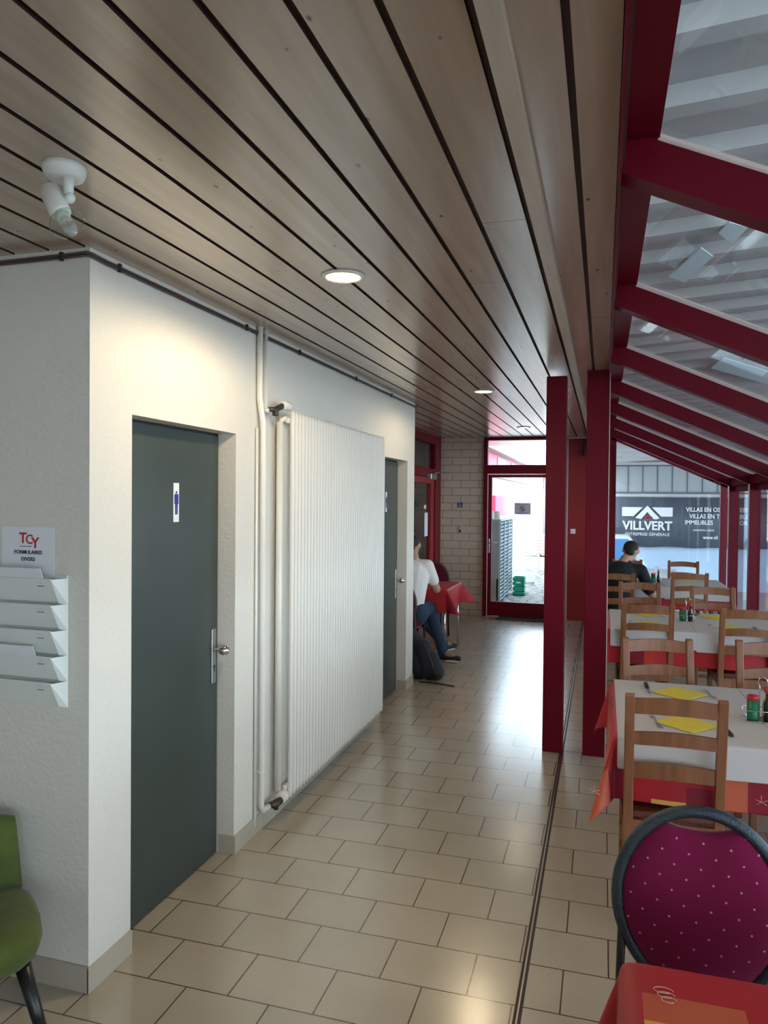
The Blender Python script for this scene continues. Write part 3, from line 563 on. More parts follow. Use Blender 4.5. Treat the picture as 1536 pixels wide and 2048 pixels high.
# ------------------------------------------------------------------ radiator, pipes, cable, spot lamp, downlights
r = thing('radiator', 'tall white tubular radiator fixed on the wall between the two toilet doors', 'radiator', (-1.61, 3.6, 0))
n = 38; L0, L1 = .025, 1.71
mb = MB(); mb.tube([(0, 0, .115), (0, 0, .14), (0, 0, 2.135), (0, 0, 2.16)], [.010, .0135, .0135, .010], 10); t0 = mb.build('tube', M['white'], r)
for k in range(n):
    o = t0 if k == 0 else dup(t0, parent=r)
    o.location = (.032, L0+(L1-L0)*k/(n-1), 0)
for z in (.165, 2.11): mb = MB(); mb.bar((.010, 0, z), (.010, L1+.02, z), .022, .03, bev=.006); mb.build('header', M['white'], r)
mb = MB(); mb.box(-.04, -.02, .01, L1, .14, 2.13, bev=.006); mb.build('rear_panel', M['white'], r)
mb = MB(); mb.tube([(-.02, -.02, .16), (-.02, -.02, 2.10)], .017, 12); mb.tube([(-.02, -.02, 2.1), (0, .02, 2.13)], .012); mb.build('return_column', M['white'], r)
mb = MB(); mb.lathe([(.012, -.02), (.021, -.018), (.025, -.01), (.025, .062), (.02, .07), (0, .07)], (.006, -.03, 2.185), 18, Matrix.Rotation(-PI/2, 3, 'X')); mb.build('thermostat_head', M['white'], r)
mb = MB(); mb.tube([(-.02, -.15, 2.150), (-.01, -.10, 2.155), (.003, -.04, 2.18)], [.012, .014, .017], 12); mb.box(-.014, .012, -.13, -.1, 2.12, 2.15, bev=.004); mb.build('valve', M['valve'], r)
mb = MB(); mb.tube([(-.02, -.12, .115), (0, -.08, .115), (.01, -.045, .12)], [.016, .021, .019], 12); mb.tube([(0, -.08, .115), (0, -.08, .085)], .014); mb.build('lock_valve', M['valve'], r)
mb = MB(); mb.lathe([(.018, -.05), (.03, -.045), (.03, 0), (.02, .01)], (.01, .0, .13), 16, Matrix.Rotation(-PI/2, 3, 'X')); mb.build('end_fitting', M['white'], r)
for k, (pts, lab) in enumerate((([(-1.652, 3.385, zc(3.4)), (-1.652, 3.385, 2.2), (-1.640, 3.400, 2.08), (-1.640, 3.405, .14), (-1.640, 3.425, .115), (-1.63, 3.48, .112)], 'white painted heating pipe feeding the foot of the radiator'),
                               ([(-1.655, 3.455, zc(3.46)), (-1.655, 3.455, 2.16), (-1.645, 3.44, 2.145), (-1.63, 3.435, 2.145)], 'short white pipe from the ceiling to the radiator thermostat'))):
    mb = MB(); mb.tube(pts, .0155 if k == 0 else .012, 12); p = tag(mb.build('heating_pipe', M['white']), lab, 'pipe', 'heating pipes')
    if k == 0: mb = MB(); mb.lathe([(.0155, 0), (.019, .004), (.019, .014), (.0155, .018)], (-1.64, 3.405, .31), 14); mb.bar((-1.64, 3.405, .32), (-1.668, 3.405, .32), .008, .012); mb.build('bracket', M['white'], p)
mb = MB(); mb.tube([(-1.66, 3.375, 2.05), (-1.66, 3.375, .05)], .007, 8); tag(mb.build('thin_pipe', M['white']), 'thin white conduit running down the wall beside the heating pipe', 'pipe')
cz0 = lambda y: zc(y)-.027
mb = MB(); pts = [(-6, 2.118, 2.505), (-3, 2.118, 2.510), (-1.75, 2.118, 2.518), (-1.672, 2.114, 2.518), (-1.658, 2.124, 2.516), (-1.658, 2.2, cz0(2.2)), (-1.658, 4, cz0(4)), (-1.658, 6.63, cz0(6.63))]
mb.tube(pts, .0052, 8); mb.tube([(x+.0, y-.0, z-.009) for x, y, z in pts], .0042, 8)
cb = tag(mb.build('cable', M['copper']), 'pair of brown cables clipped along the wall under the ceiling', 'cable')
for x, y in ((-1.775, 2.118), (-1.655, 2.27), (-1.655, 3.25), (-1.655, 3.9), (-1.655, 4.9), (-1.655, 5.8)):
    mb = MB(); z = (cz0(y) if y > 2.2 else 2.517)
    mb.box(x-.007, x+.007, y-.007, y+.007, z-.018, z+.012, bev=.003); mb.build('clip', M['black'], cb)
s = thing('spot_lamp', 'white adjustable ceiling spot lamp with a bare bulb and glass ring', 'spotlight', (-1.32, 1.585, zc(1.585))); s.scale = (1.055,)*3
mb = MB(); mb.lathe([(.050, 0), (.050, -.012), (.044, -.028), (.034, -.034), (0, -.034)]); mb.build('base', M['whitep'], s)
mb = MB(); mb.tube([(.02, -.01, -.03), (.022, -.012, -.075)], [.014, .011], 12); mb.lathe([(0, -.012), (.012, -.008), (.014, 0), (.012, .008), (0, .012)], (.024, -.012, -.082), 14, Matrix.Rotation(PI/2, 3, 'X')); mb.build('arm', M['whitep'], s)
P0, P1, P2 = Vector((-.035, -.01, -.055)), Vector((.018, -.03, -.130)), Vector((.066, -.048, -.182))
mb = MB(); mb.tube([P0, P0.lerp(P1, .08), P0.lerp(P1, .9), P1], [.018, .025, .025, .020], 20); mb.tube([P1, P1.lerp(P2, .25)], [.017, .016], 20); mb.build('lamp_holder', M['white'], s)
mb = MB(); mb.tube([P1.lerp(P2, t) for t in (.15, .4, .7, .95, 1.1)], [.013, .015, .0165, .011, .002], 20); mb.build('bulb', M['bulb'], s)
d = (P2-P1).normalized(); q = d.to_track_quat('Z', 'Y').to_matrix()
mb = MB(); mb.tube([P1.lerp(P2, .45)+q @ Vector((.040*math.cos(a*PI/16), .040*math.sin(a*PI/16), 0)) for a in range(27)], .0016, 6); mb._add([P1.lerp(P2, .45)+q @ Vector((r_*math.cos(a*PI/16), r_*math.sin(a*PI/16), 0)) for a in range(27) for r_ in (.017, .040)], [(2*a, 2*a+1, 2*a+3, 2*a+2) for a in range(26)]); mb.build('glass_ring', M['ring'], s)
for k, (x, y, pw, lab) in enumerate(((-.955, 2.66, 14, 'nearest round recessed ceiling downlight, glowing warm'), (-.93, 5.93, 7, 'middle round recessed ceiling downlight'), (-.952, 9.25, 1.5, 'farthest round recessed ceiling downlight near the exit door'))):
    c = thing('downlight', lab, 'ceiling light', (x, y, zc(y)), 0, 'recessed downlights')
    mb = MB(); mb.lathe([(.066, 0), (.081, -.001), (.083, -.004), (.078, -.008), (.067, -.010), (.064, -.004)], n=36); mb.build('rim', M['white'], c)
    mb = MB(); mb.lathe([(.0, -.002), (.066, -.002), (.066, -.006), (.0, -.0075)], n=36); mb.build('diffuser', M['lamp' if k < 2 else 'lampc'], c)
    l = bpy.data.lights.new('downlight_lamp', 'SPOT'); l.energy = pw*4.2; l.spot_size = math.radians(178); l.spot_blend = .35; l.shadow_soft_size = .08; l.color = (1, .80, .52)
    lo = bpy.data.objects.new('downlight_lamp', l); COL.objects.link(lo); lo.parent = c; lo.location = (0, 0, -.02)
# ------------------------------------------------------------------ document holder and label on the front wall
h = thing('leaflet_holder', 'white plastic wall rack with five sloping paper pockets', 'leaflet rack', (-1.905, 2.13, .98))
mb = MB(); x0, x1 = -.155, .152
mb.box(x0, x1, -.006, 0, 0, .45, bev=.002); mb.build('back_plate', M['whitep'], h)
for k in range(5):
    z = .0+.088*k; hh = .105 if k else .10; low = .012 if k == 0 else 0
    mb = MB(); zb, zt = z+.005, z+.088; dz = .062
    prof = [(-.012, zb), (-.022, zb+.002), (-.062, zt), (-.060, zt+.003), (-.010, zb+.01)]
    mb.prism([(x0, y, zz_) for y, zz_ in prof], (x1-x0-.022, 0, 0))
    mb.prism([(x1-.022, -.022, zb), (x1-.022, -.062, zt), (x1-.004, -.02, zt), (x1-.002, -.004, zt), (x1-.002, -.004, zb)], (.002, 0, 0)); mb.prism([(x1-.022, -.0635, zt), (x1-.0, -.004, zt-.002), (x1-.0, -.004, zb-.01), (x1-.022, -.022, zb-.002)], (.0015, .0006, 0))
    pk = mb.build('pocket', M['whitep'], h)
    mb = MB(); 
    for dx, w, dzz in ((0, .016, .022), (-.004, .028, .012)): mb.bar((.075+dx, -.0555-.0, zt-.012-(.022-dzz)*1.2), (.075+dx+w, -.0555, zt-.012-(.022-dzz)*1.2), .001, .0016, (0, -.4, 1))
    mb.build('pocket_mark', M['ink'], pk)
for z, w, lab in ((.352, 0, 'white sheet standing in the top pocket of the wall rack'), (.088, .03, 'printed white sheet standing in the second lowest pocket of the rack')):
    mb = MB(); mb.prism([(-.15, -.030, z+.03), (.095-w, -.030, z+.03), (.095-w, -.072, z+.125), (-.15, -.072, z+.125)], (0, .002, .001)); s = tag(mb.build('leaflet', M['paper']), lab, 'leaflet', 'leaflets in the wall rack'); s.location = h.location
s = thing('paper_label', 'white paper label taped on the wall above the leaflet rack', 'label', (-1.92, 2.13, 1.53))
mb = MB(); mb.box(-.115, .108, -.0015, -.0005, -.105, .062); mb.build('sheet', M['paper'], s)
FW = (0, -1, 0)
text('T', 'lettering', .052, facing(FW, UP, (-.022, -.0025, .022)), M['redink'], s, .0004, bold=.02); text('C', 'lettering', .046, facing(FW, UP, (.005, -.0025, .018)), M['redink'], s, .0004, bold=.01); text('Y', 'lettering', .052, facing(FW, UP, (.03, -.0025, .006)), M['redink'], s, .0004, bold=.02)
mb = MB(); mb.box(-.035, .015, -.003, -.002, -.006, -.004); mb.build('underline', M['ink'], s)
text('FORMULAIRES', 'lettering', .0185, facing(FW, UP, (.0, -.0025, -.026)), M['ink'], s, .0004, bold=.02); text('DIVERS', 'lettering', .0185, facing(FW, UP, (0, -.0025, -.050)), M['ink'], s, .0004, bold=.02)
# ------------------------------------------------------------------ furniture builders
def make_chair():
    t = thing('dining_chair', '', 'chair', (0, 0, 0), 0, 'pine ladder-back dining chairs')
    P = M['pine']
    def rear(s):
        mb = MB(); x = s*.168
        prof = [(-.185, 0), (-.178, .25), (-.172, .45), (-.185, .62), (-.212, .82), (-.232, .925), (-.236, .944), (-.228, .951), (-.212, .951), (-.203, .944), (-.196, .915), (-.178, .80), (-.150, .62), (-.136, .45), (-.140, .25), (-.150, 0)]
        mb.prism([(x-.0185, y, z) for y, z in prof], (.037, 0, 0)); o = mb.build('leg', P, t)
        m = o.modifiers.new('b', 'BEVEL'); m.width = .004; m.segments = 2; m.limit_method = 'ANGLE'
    def front(s):
        mb = MB(); mb.box(s*.175-.018, s*.175+.018, .165, .201, 0, .44, bev=.003); mb.build('leg', P, t)
    for s in (-1, 1): rear(s); front(s)
    for z0, z1, y in ((.872, .932, -.212), (.745, .795, -.192), (.606, .666, -.170)):
        mb = MB(); n = 8; vs = []
        for i in range(n+1):
            u = i/n; x = -.152+.304*u; c = math.sin(PI*u); dy = -.014*c; ar = .012*c
            vs += [(x, y+dy-.009, z0+ar*.6), (x, y+dy+.009, z0+ar*.6), (x, y+dy+.004, z1+ar), (x, y+dy-.014, z1+ar)]
        fs = [(i*4+k, i*4+(k+1) % 4, i*4+4+(k+1) % 4, i*4+4+k) for i in range(n) for k in range(4)]+[(0, 1, 2, 3), (n*4, n*4+1, n*4+2, n*4+3)]
        mb._add(vs, fs); mb.build('back_slat', P, t)
    mb = MB(); mb.box(-.195, .195, -.165, .215, .44, .47, bev=.008, seg=2); mb.build('seat', M['pined'], t)
    mb = MB(); mb.box(-.155, .155, -.172, -.152, .375, .435); mb.box(-.158, .158, .17, .19, .385, .44); mb.box(-.185, -.167, -.14, .17, .385, .44); mb.box(.167, .185, -.14, .17, .385, .44); mb.build('seat_frame', P, t)
    mb = MB()
    for s in (-1, 1): mb.box(s*.171-.009, s*.171+.009, -.15, .17, .17, .2); mb.box(s*.171-.009, s*.171+.009, -.15, .17, .27, .3)
    mb.box(-.16, .16, .175, .193, .22, .25); mb.box(-.155, .155, -.172, -.155, .2, .23); mb.build('stretcher', P, t)
    return t
def drape(name, x0, x1, y0, y1, z, ov, material, corner=.30, wav=.012, r=.012, seed=0, ovy=None, n=44):
    """cloth draped over a rectangle: ov = (left, right, front, back) overhangs, origin at table centre"""
    ol, orr, of, ob = ov; rnd = random.Random(seed); ph = [rnd.uniform(0, 6) for _ in range(6)]
    def axis(a0, a1, lo, hi, n):
        out = [a0-lo+lo*i/12 for i in range(12)] if lo > 0 else []
        out += [a0+(a1-a0)*i/n for i in range(n+1)]
        if hi > 0: out += [a1+hi*(i+1)/12 for i in range(12)]
        return out
    us, vs_ = axis(x0, x1, ol, orr, 24), axis(y0, y1, of, ob, 20)
    V, UV = [], []
    for v in vs_:
        for u in us:
            su = (x0-u) if u < x0 else (u-x1 if u > x1 else 0); sv = (y0-v) if v < y0 else (v-y1 if v > y1 else 0)
            dx = -1 if u < x0 else 1; dy = -1 if v < y0 else 1
            bx, by = min(max(u, x0), x1), min(max(v, y0), y1)
            if su > 0 and sv > 0:
                rr = math.hypot(su, sv); a = math.atan2(sv, su); h = rr*(.05+corner*math.sin(2*a)**1.5)
                drop = math.sqrt(max(rr*rr-h*h, 0)); p = (bx+dx*math.cos(a)*h, by+dy*math.sin(a)*h, z-drop)
            elif su > 0:
                w = wav*math.sin(by*9+ph[0])*su/max(ol, orr, .01)+.05*su; p = (bx+dx*(w+r*min(1, su/r)*.5), by, z-max(0, su-.004))
            elif sv > 0:
                w = wav*math.sin(bx*9+ph[1])*sv/max(of, ob, .01)+.05*sv; p = (bx, by+dy*(w+r*min(1, sv/r)*.5), z-max(0, sv-.004))
            else: p = (u, v, z+.0006*math.sin(u*7+ph[2])*math.sin(v*6))
            V.append(p); UV.append((u, v))
    nu = len(us); fs = [(j*nu+i, j*nu+i+1, (j+1)*nu+i+1, (j+1)*nu+i) for j in range(len(vs_)-1) for i in range(nu-1)]
    me = bpy.data.meshes.new(name); me.from_pydata(V, [], fs); me.materials.append(material)
    uvl = me.uv_layers.new(name='UVMap')
    for lp in me.loops: uvl.data[lp.index].uv = UV[lp.vertex_index]
    for p in me.polygons: p.use_smooth = True
    o = bpy.data.objects.new(name, me); COL.objects.link(o)
    m = o.modifiers.new('t', 'SOLIDIFY'); m.thickness = .0012; m.offset = 1
    m = o.modifiers.new('s', 'SUBSURF'); m.levels = m.render_levels = 1
    return o
def make_table(x0, x1, y0, y1, lab):
    cx, cy = (x0+x1)/2, (y0+y1)/2; t = thing('dining_table', lab, 'table', (cx, cy, 0), 0, 'dining tables'); w, d = (x1-x0)/2, (y1-y0)/2
    w -= .009; d -= .009; mb = MB(); mb.box(-w, w, -d, d, .715, .7415, bev=.004); mb.build('tabletop', M['dark_wood'], t)
    mb = MB(); e = .05; mb.box(-w+e, w-e, -d+e, -d+e+.02, .62, .715); mb.box(-w+e, w-e, d-e-.02, d-e, .62, .715); mb.box(-w+e, -w+e+.02, -d+e, d-e, .62, .715); mb.box(w-e-.02, w-e, -d+e, d-e, .62, .715); mb.build('apron', M['dark_wood'], t)
    for sx in (-1, 1):
        for sy in (-1, 1):
            mb = MB(); mb.box(sx*(w-.08)-.025, sx*(w-.08)+.025, sy*(d-.08)-.025, sy*(d-.08)+.025, 0, .715, bev=.004); mb.build('leg', M['dark_wood'], t)
    return t
# round-backed upholstered chair (faces -y, backrest at y=0)
def make_round_chair(label, fab, rimm, zs=1.0, group=None, big=True):
    t = thing('upholstered_chair', label, 'chair', (0, 0, 0), 0, group)
    zc_, rx, ru, rd = .655, .212, .245, .25; N_ = 48
    def P(a, k=0.0, y=0):
        s, c = math.cos(a), math.sin(a); rz = ru if c > 0 else rd
        wx = (rx-k)*(1 if c > 0 else (1-.12*c*c)); z = zc_+(rz-k)*c
        return (wx*s, y+.10*(z-.45)*.6, z)
    mb = MB(); mb.tube([P(2*PI*i/N_, .008) for i in range(N_)], .0165, 12, closed=True); mb.build('backrest_rim', rimm, t)
    # upholstered panel with a crescent hand hole at the top
    mb = MB(); pts = []
    for i in range(N_):
        x, y, z = P(2*PI*i/N_, .014)
        lim = .840+2.0*x*x if big else 9
        if z > lim: z = lim
        pts.append((x, y, z))
    ctr = (0, .02-.035, .66); back = (0, .02+.03, .66)
    vs = []; rings = [(1, 0), (.93, -.014), (.75, -.022), (.4, -.026)]
    for k, dy in rings:
        for x, y, z in pts: vs.append((x*k, .06*(z*1)*0+(y)+dy-.002, zc_+(z-zc_)*k))
    vs.append((0, .015-.027, zc_)); nn = len(vs)-1
    fs = [(r_*N_+i, r_*N_+(i+1) % N_, (r_+1)*N_+(i+1) % N_, (r_+1)*N_+i) for r_ in range(3) for i in range(N_)]+[(3*N_+i, 3*N_+(i+1) % N_, nn) for i in range(N_)]
    b0 = len(vs)
    for x, y, z in pts: vs.append((x, y+.012, z))
    fs += [(i, b0+i, b0+(i+1) % N_, (i+1) % N_) for i in range(N_)]+[tuple(b0+i for i in range(N_))]
    mb._add(vs, fs, 0, True); mb.build('backrest', fab, t)
    mb = MB(); n = 24; prof = [(.0, .41), (.9, .41), (1.0, .43), (1.0, .455), (.92, .475), (.0, .485)]
    vs = []; 
    for k, z in prof:
        for i in range(n):
            a = 2*PI*i/n; cx, sy = math.cos(a), math.sin(a); e = 4; rr = 1/((abs(cx)**e+abs(sy)**e)**(1/e)); vs.append((.21*k*cx*rr, -.23+.21*k*sy*rr, z))
    fs = [(r_*n+i, r_*n+(i+1) % n, (r_+1)*n+(i+1) % n, (r_+1)*n+i) for r_ in range(len(prof)-1) for i in range(n)]
    mb._add(vs, fs, 0, True); mb.build('seat', fab, t)
    for s in (-1, 1):
        mb = MB(); mb.tube([(s*.19, .012, .62), (s*.195, -.01, .45), (s*.2, .03, 0)], .011, 10); mb.build('leg', M['black'], t)
        mb = MB(); mb.tube([(s*.19, -.03, .415), (s*.19, -.38, .415), (s*.195, -.405, .38), (s*.2, -.43, 0)], .011, 10); mb.build('leg', M['black'], t)
    t.scale = (1, 1, zs)
    return t
proto = make_chair()
R180 = PI
chairs = [((.279, 3.268, 0), 0, 'nearest pine chair, seen from behind, at the nearest paper-covered table'),
 ((.325, 4.12, 0), R180+.14, 'pine chair behind the nearest paper-covered table, left of its pair'),
 ((.90, 4.22, 0), R180+.05, 'pine chair behind the nearest paper-covered table, right of its pair, cut by the frame'),
 ((.312, 5.995, 0), .06, 'pine chair on the near side of the second table, left of its pair'),
 ((.985, 5.97, 0), .05, 'right pine chair on the near side of the second table, cut by the frame'),
 ((.335, 7.105, 0), R180, 'left pine chair across the second table, before the seated man in black'),
 ((.94, 6.93, 0), R180, 'pine chair on the far side of the second table, right of its pair'),
 ((.14, 8.39, 0), 0, 'pine chair on which the man in black sits'),
 ((.88, 8.69, 0), .06, 'pine chair on the near side of the third table, right of the man in black'),
 ((.965, 9.91, 0), R180-.1, 'pine chair on the far side of the third table, before the banner'),
 ((.31, 9.93, 0), R180, 'pine chair across the third table from the man in black, mostly hidden by him')]
for i, (l, rz, lab) in enumerate(chairs):
    if i == 0: proto.location = l; proto.rotation_euler = (0, 0, rz); proto['label'] = lab
    else: dup(proto, l, rz, label=lab)
def squiggles(mb, pts, z):
    for x, y, s, k in pts:
        if k == 0:
            for j in range(3): mb.tube([(x+s*(.5+.1*j)*math.cos(a*PI/8+j), y+s*.35*math.sin(a*PI/8+j)-j*s*.25, z) for a in range(14)], .0009, 4)
        else:
            for a in (.2, .9, 1.6, 2.3, 3.0, 4.7): mb.tube([(x, y, z), (x+s*.5*math.cos(a), y+s*.5*math.sin(a), z), (x+s*.8*math.cos(a+.3), y+s*.8*math.sin(a+.3), z)], .0009, 4)
def set_table(x0, x1, y0, y1, who, seed, paper=True, ov=.26, rects=None):
    make_table(x0, x1, y0, y1, 'dark wooden dining table under the %s' % who)
    c = drape('tablecloth', x0, x1, y0, y1, .745, (ov, ov, ov, ov), cloth_mat('cloth_%d' % seed, rects or patches(seed, x0-.2, x1+.2, y0-.2, y1+.1)), seed=seed)
    tag(c, 'red and orange patchwork tablecloth on the %s' % who, 'tablecloth', 'red patterned tablecloths')
    if paper:
        xm = x0+(x1-x0)*.46
        for k, (a, b) in enumerate(((x0+.012, xm+.03), (xm, x1-.012))):
            p = drape('paper_cover', a, b, y0-.014, y1+.008, .7475+.0012*k, (0, 0, .137+.012*k, .10), M['tpaper'], wav=.006, r=.006, seed=seed)
            tag(p, '%s white paper cover on the %s' % (('left', 'right')[k], who), 'paper cover', 'white paper table covers')
    return c
W1, W2, W3, W0 = 'nearest paper-covered table', 'second paper-covered table', 'third paper-covered table by the gable', 'bare patterned table in the front corner'
set_table(.055, 1.40, 3.17, 4.15, W1, 1, rects=[(-.3, -.02, 2.8, 3.06, 'o'), (-.3, -.10, 3.05, 3.42, 'd'), (-.3, .0, 3.42, 3.60, 'o'), (-.3, .055, 3.6, 3.85, 'c'), (-.22, -.06, 3.85, 4.1, 'o'), (-.02, .12, 2.9, 3.04, 'c'),
    (.20, .33, 2.9, 2.93, 'y'), (.33, .43, 2.9, 2.99, 'c'), (.44, .555, 2.9, 3.06, 'o'), (.555, .66, 2.9, 3.03, 'c'), (.72, .80, 2.9, 3.03, 'c'), (.95, 1.15, 2.9, 3.05, 'o')]); set_table(.05, 1.38, 5.85, 6.85, W2, 2); set_table(.08, 1.36, 8.93, 9.85, W3, 3)
c0 = set_table(.055, 1.25, .75, 1.62, W0, 4, False, rects=[(-.3, .055, .5, 1.9, 'r'), (-.3, -.06, 1.15, 1.38, 'y'), (.085, .268, 1.43, 1.515, 'o'), (.085, .268, 1.20, 1.435, 'y'), (-.05, .09, 1.0, 1.20, 'c'), (.268, .40, 1.2, 1.40, 'c'), (.395, .60, 1.39, 1.48, 'o'), (.42, .62, 1.15, 1.40, 'y'), (.12, .34, .9, 1.2, 'r')])
mb = MB(); zt = .748
def loops(x, y, s, n, sq=.5):
    for k in range(n):
        mb.tube([(x+s*math.cos(a*PI/7)*(1-.12*k)+.004*k, y-k*s*.75+s*sq*math.sin(a*PI/7), zt) for a in range(13)], .0008, 4)
for a_ in ((.125, 1.53, .018, 3), (.42, 1.40, .016, 3), (.38, 1.455, .02, 2, .3)):
    mb = MB(); loops(*a_); mb.build('embroidered_motif', M['embro'], c0)
mb = MB()
for a in (2.2, 2.6, 3.0, 1.8): mb.tube([(.125, 1.36, zt), (.125+.03*math.cos(a), 1.36+.03*math.sin(a), zt)], .0009, 4)
mb.build('embroidered_motif', M['embro'], c0)

c1 = [o for o in COL.objects if o.name.startswith('tablecloth') and 'nearest' in o.get('label', '')][0]
for x, zz_ in ((.60, .545), (-.02, .53)):
    mb = MB()
    yv = 3.148 if x > 0 else 3.10
    for a in (.3, 1.57, 2.8, 3.6, 5.9): mb.tube([(x, yv-.004, zz_), (x+.022*math.cos(a), yv-.006, zz_+.026*math.sin(a))], .0009, 4)
    mb.build('embroidered_motif', M['embro'], c1)
rc = make_round_chair('burgundy dotted chair with a round dark-rimmed back at the front corner table', M['dots'], M['rim'])
rc.location = (.254, 2.055, 0); rc.rotation_euler = (0, 0, -.02)
# settings: napkins, cutlery, condiments
def napkin(x, y, rz, lab):
    c = thing('napkin', lab, 'napkin', (x, y, .7505), rz, 'yellow paper napkins')
    mb = MB(); mb.box(-.095, .095, -.095, .095, 0, .002, bev=.0008); mb.build('lower_fold', M['napkin'], c)
    mb = MB(); mb.box(-.095, .094, -.093, .094, .0022, .0036, bev=.0006, rot=Matrix.Rotation(.03, 4, 'Z')); mb.build('upper_fold', M['napkin'], c)
def make_fork():
    c = thing('fork', '', 'fork', (0, 0, 0), 0, 'forks')
    mb = MB(); mb.prism([(-.010, -.1, .001), (.010, -.1, .001), (.011, -.08, .001), (.004, .0, .003), (.0035, .035, .003), (.012, .05, .002), (.012, .065, .002), (-.012, .065, .002), (-.012, .05, .002), (-.0035, .035, .003), (-.004, 0, .003), (-.011, -.08, .001)], (0, 0, .002)); mb.build('handle', M['chrome'], c)
    mb = MB()
    for x in (-.0105, -.0035, .0035, .0105): mb.bar((x, .064, .003), (x, .1, .006), .0032, .002)
    mb.build('tines', M['chrome'], c); return c
def make_knife():
    c = thing('knife', '', 'knife', (0, 0, 0), 0, 'knives with dark handles')
    mb = MB(); mb.bar((0, -.11, .006), (0, -.005, .006), .018, .012, bev=.004); mb.build('handle', M['black'], c)
    mb = MB(); mb.prism([(-.008, -.005, .004), (.008, -.005, .004), (.009, .06, .004), (.002, .11, .004), (-.008, .10, .004)], (0, 0, .0015)); mb.build('blade', M['chrome'], c); return c
fk, kn = make_fork(), make_knife(); fu = ku = False
def put(kind, x, y, rz, lab):
    global fu, ku
    p = (x, y, .7495)
    if kind == 'f':
        if not fu: fk.location = p; fk.rotation_euler = (0, 0, rz); fk['label'] = lab; fu = True
        else: dup(fk, p, rz, label=lab)
    else:
        if not ku: kn.location = p; kn.rotation_euler = (0, 0, rz); kn['label'] = lab; ku = True
        else: dup(kn, p, rz, label=lab)
for a, b in (('near left place of the %s', (.355, 3.40)), ('far left place of the %s', (.375, 3.93))): napkin(*b, .85, 'yellow napkin at the '+a % W1)
put('f', .23, 3.40, .15, 'fork left of the napkin at the near left place of the '+W1); put('k', .50, 3.38, .1, 'knife at the near left place of the %s, half hidden by the chair' % W1)
put('k', .227, 3.98, PI+.03, 'knife with a dark handle at the far left place of the '+W1); put('f', .515, 3.96, PI+.15, 'fork right of the napkin at the far left place of the '+W1)
for t_, b, r_ in (('near left', (.365, 6.10), .8), ('far left', (.36, 6.62), .75), ('near right', (.955, 6.09), .8), ('far right', (.90, 6.64), .8)): napkin(*b, r_, 'yellow napkin at the %s place of the %s' % (t_, W2))
put('f', .213, 6.13, 0, 'fork at the near left place of the '+W2); put('f', .80, 6.15, 0, 'fork at the near right place of the '+W2); put('k', 1.108, 6.10, 0, 'knife at the near right place of the '+W2)
put('k', .74, 6.66, PI-.4, 'knife at the far right place of the '+W2); put('f', .50, 6.62, PI, 'fork at the far left place of the '+W2)
napkin(.97, 9.58, .8, 'yellow napkin on the far side of the '+W3); put('f', 1.12, 9.57, PI-1.2, 'fork on the far side of the '+W3)
def caddy(x, y, who, rz=0):
    c = thing('condiment_caddy', 'chrome wire condiment caddy on the '+who, 'condiment caddy', (x, y, .7495), rz, 'condiment caddies')
    mb = MB(); mb.box(-.06, .06, -.045, .045, 0, .006, bev=.002); mb.build('tray', M['chrome'], c)
    mb = MB()
    for z in (.05,): mb.tube([(-.06, -.045, z), (.06, -.045, z), (.06, .045, z), (-.06, .045, z)], .0018, 6, closed=True)
    for a in ((-.06, -.045), (.06, -.045), (.06, .045), (-.06, .045)): mb.tube([(*a, 0), (*a, .05)], .0018, 6)
    mb.tube([(0, 0, .0), (0, 0, .15), (-.008, 0, .168), (-.0, 0, .185), (.018, 0, .19), (.03, 0, .178), (.028, 0, .15)], .0022, 8); mb.build('wire_frame', M['chrome'], c)
    def bottle(dx, dy, body, lid, lab, h=.115, r=.017, name='bottle'):
        b = thing(name, lab+' in the condiment caddy on the '+who, name.replace('_', ' '), (x+dx, y+dy, .7565), 0, name.replace('_', ' ')+'s in the caddies')
        mb = MB(); mb.lathe([(0, 0), (r, .001), (r, h*.62), (r*.55, h*.8), (r*.5, h), (0, h)], n=16); mb.build('body', body, b)
        mb = MB(); mb.lathe([(0, h), (r*.62, h), (r*.62, h+.022), (0, h+.024)], n=16); mb.build('cap', lid, b)
    bottle(.03, -.02, M['oil'], M['lidr'], 'dark vinegar bottle'); bottle(.032, .022, M['cream'], M['lidr'], 'clear oil bottle')
    b = thing('shaker', 'green shaker with red lid in the caddy on the '+who, 'shaker', (x-.028, y-.012, .7565), 0, 'shakers in the caddies')
    mb = MB(); mb.lathe([(0, 0), (.023, .001), (.024, .01), (.024, .085), (0, .086)], n=20); mb.build('body', M['jarg'], b)
    mb = MB(); mb.lathe([(0, .086), (.0245, .086), (.0245, .1), (.021, .106), (0, .107)], n=20); mb.build('lid', M['lidr'], b)
caddy(.665, 3.56, W1); caddy(.645, 6.36, W2); caddy(.60, 9.25, W3)
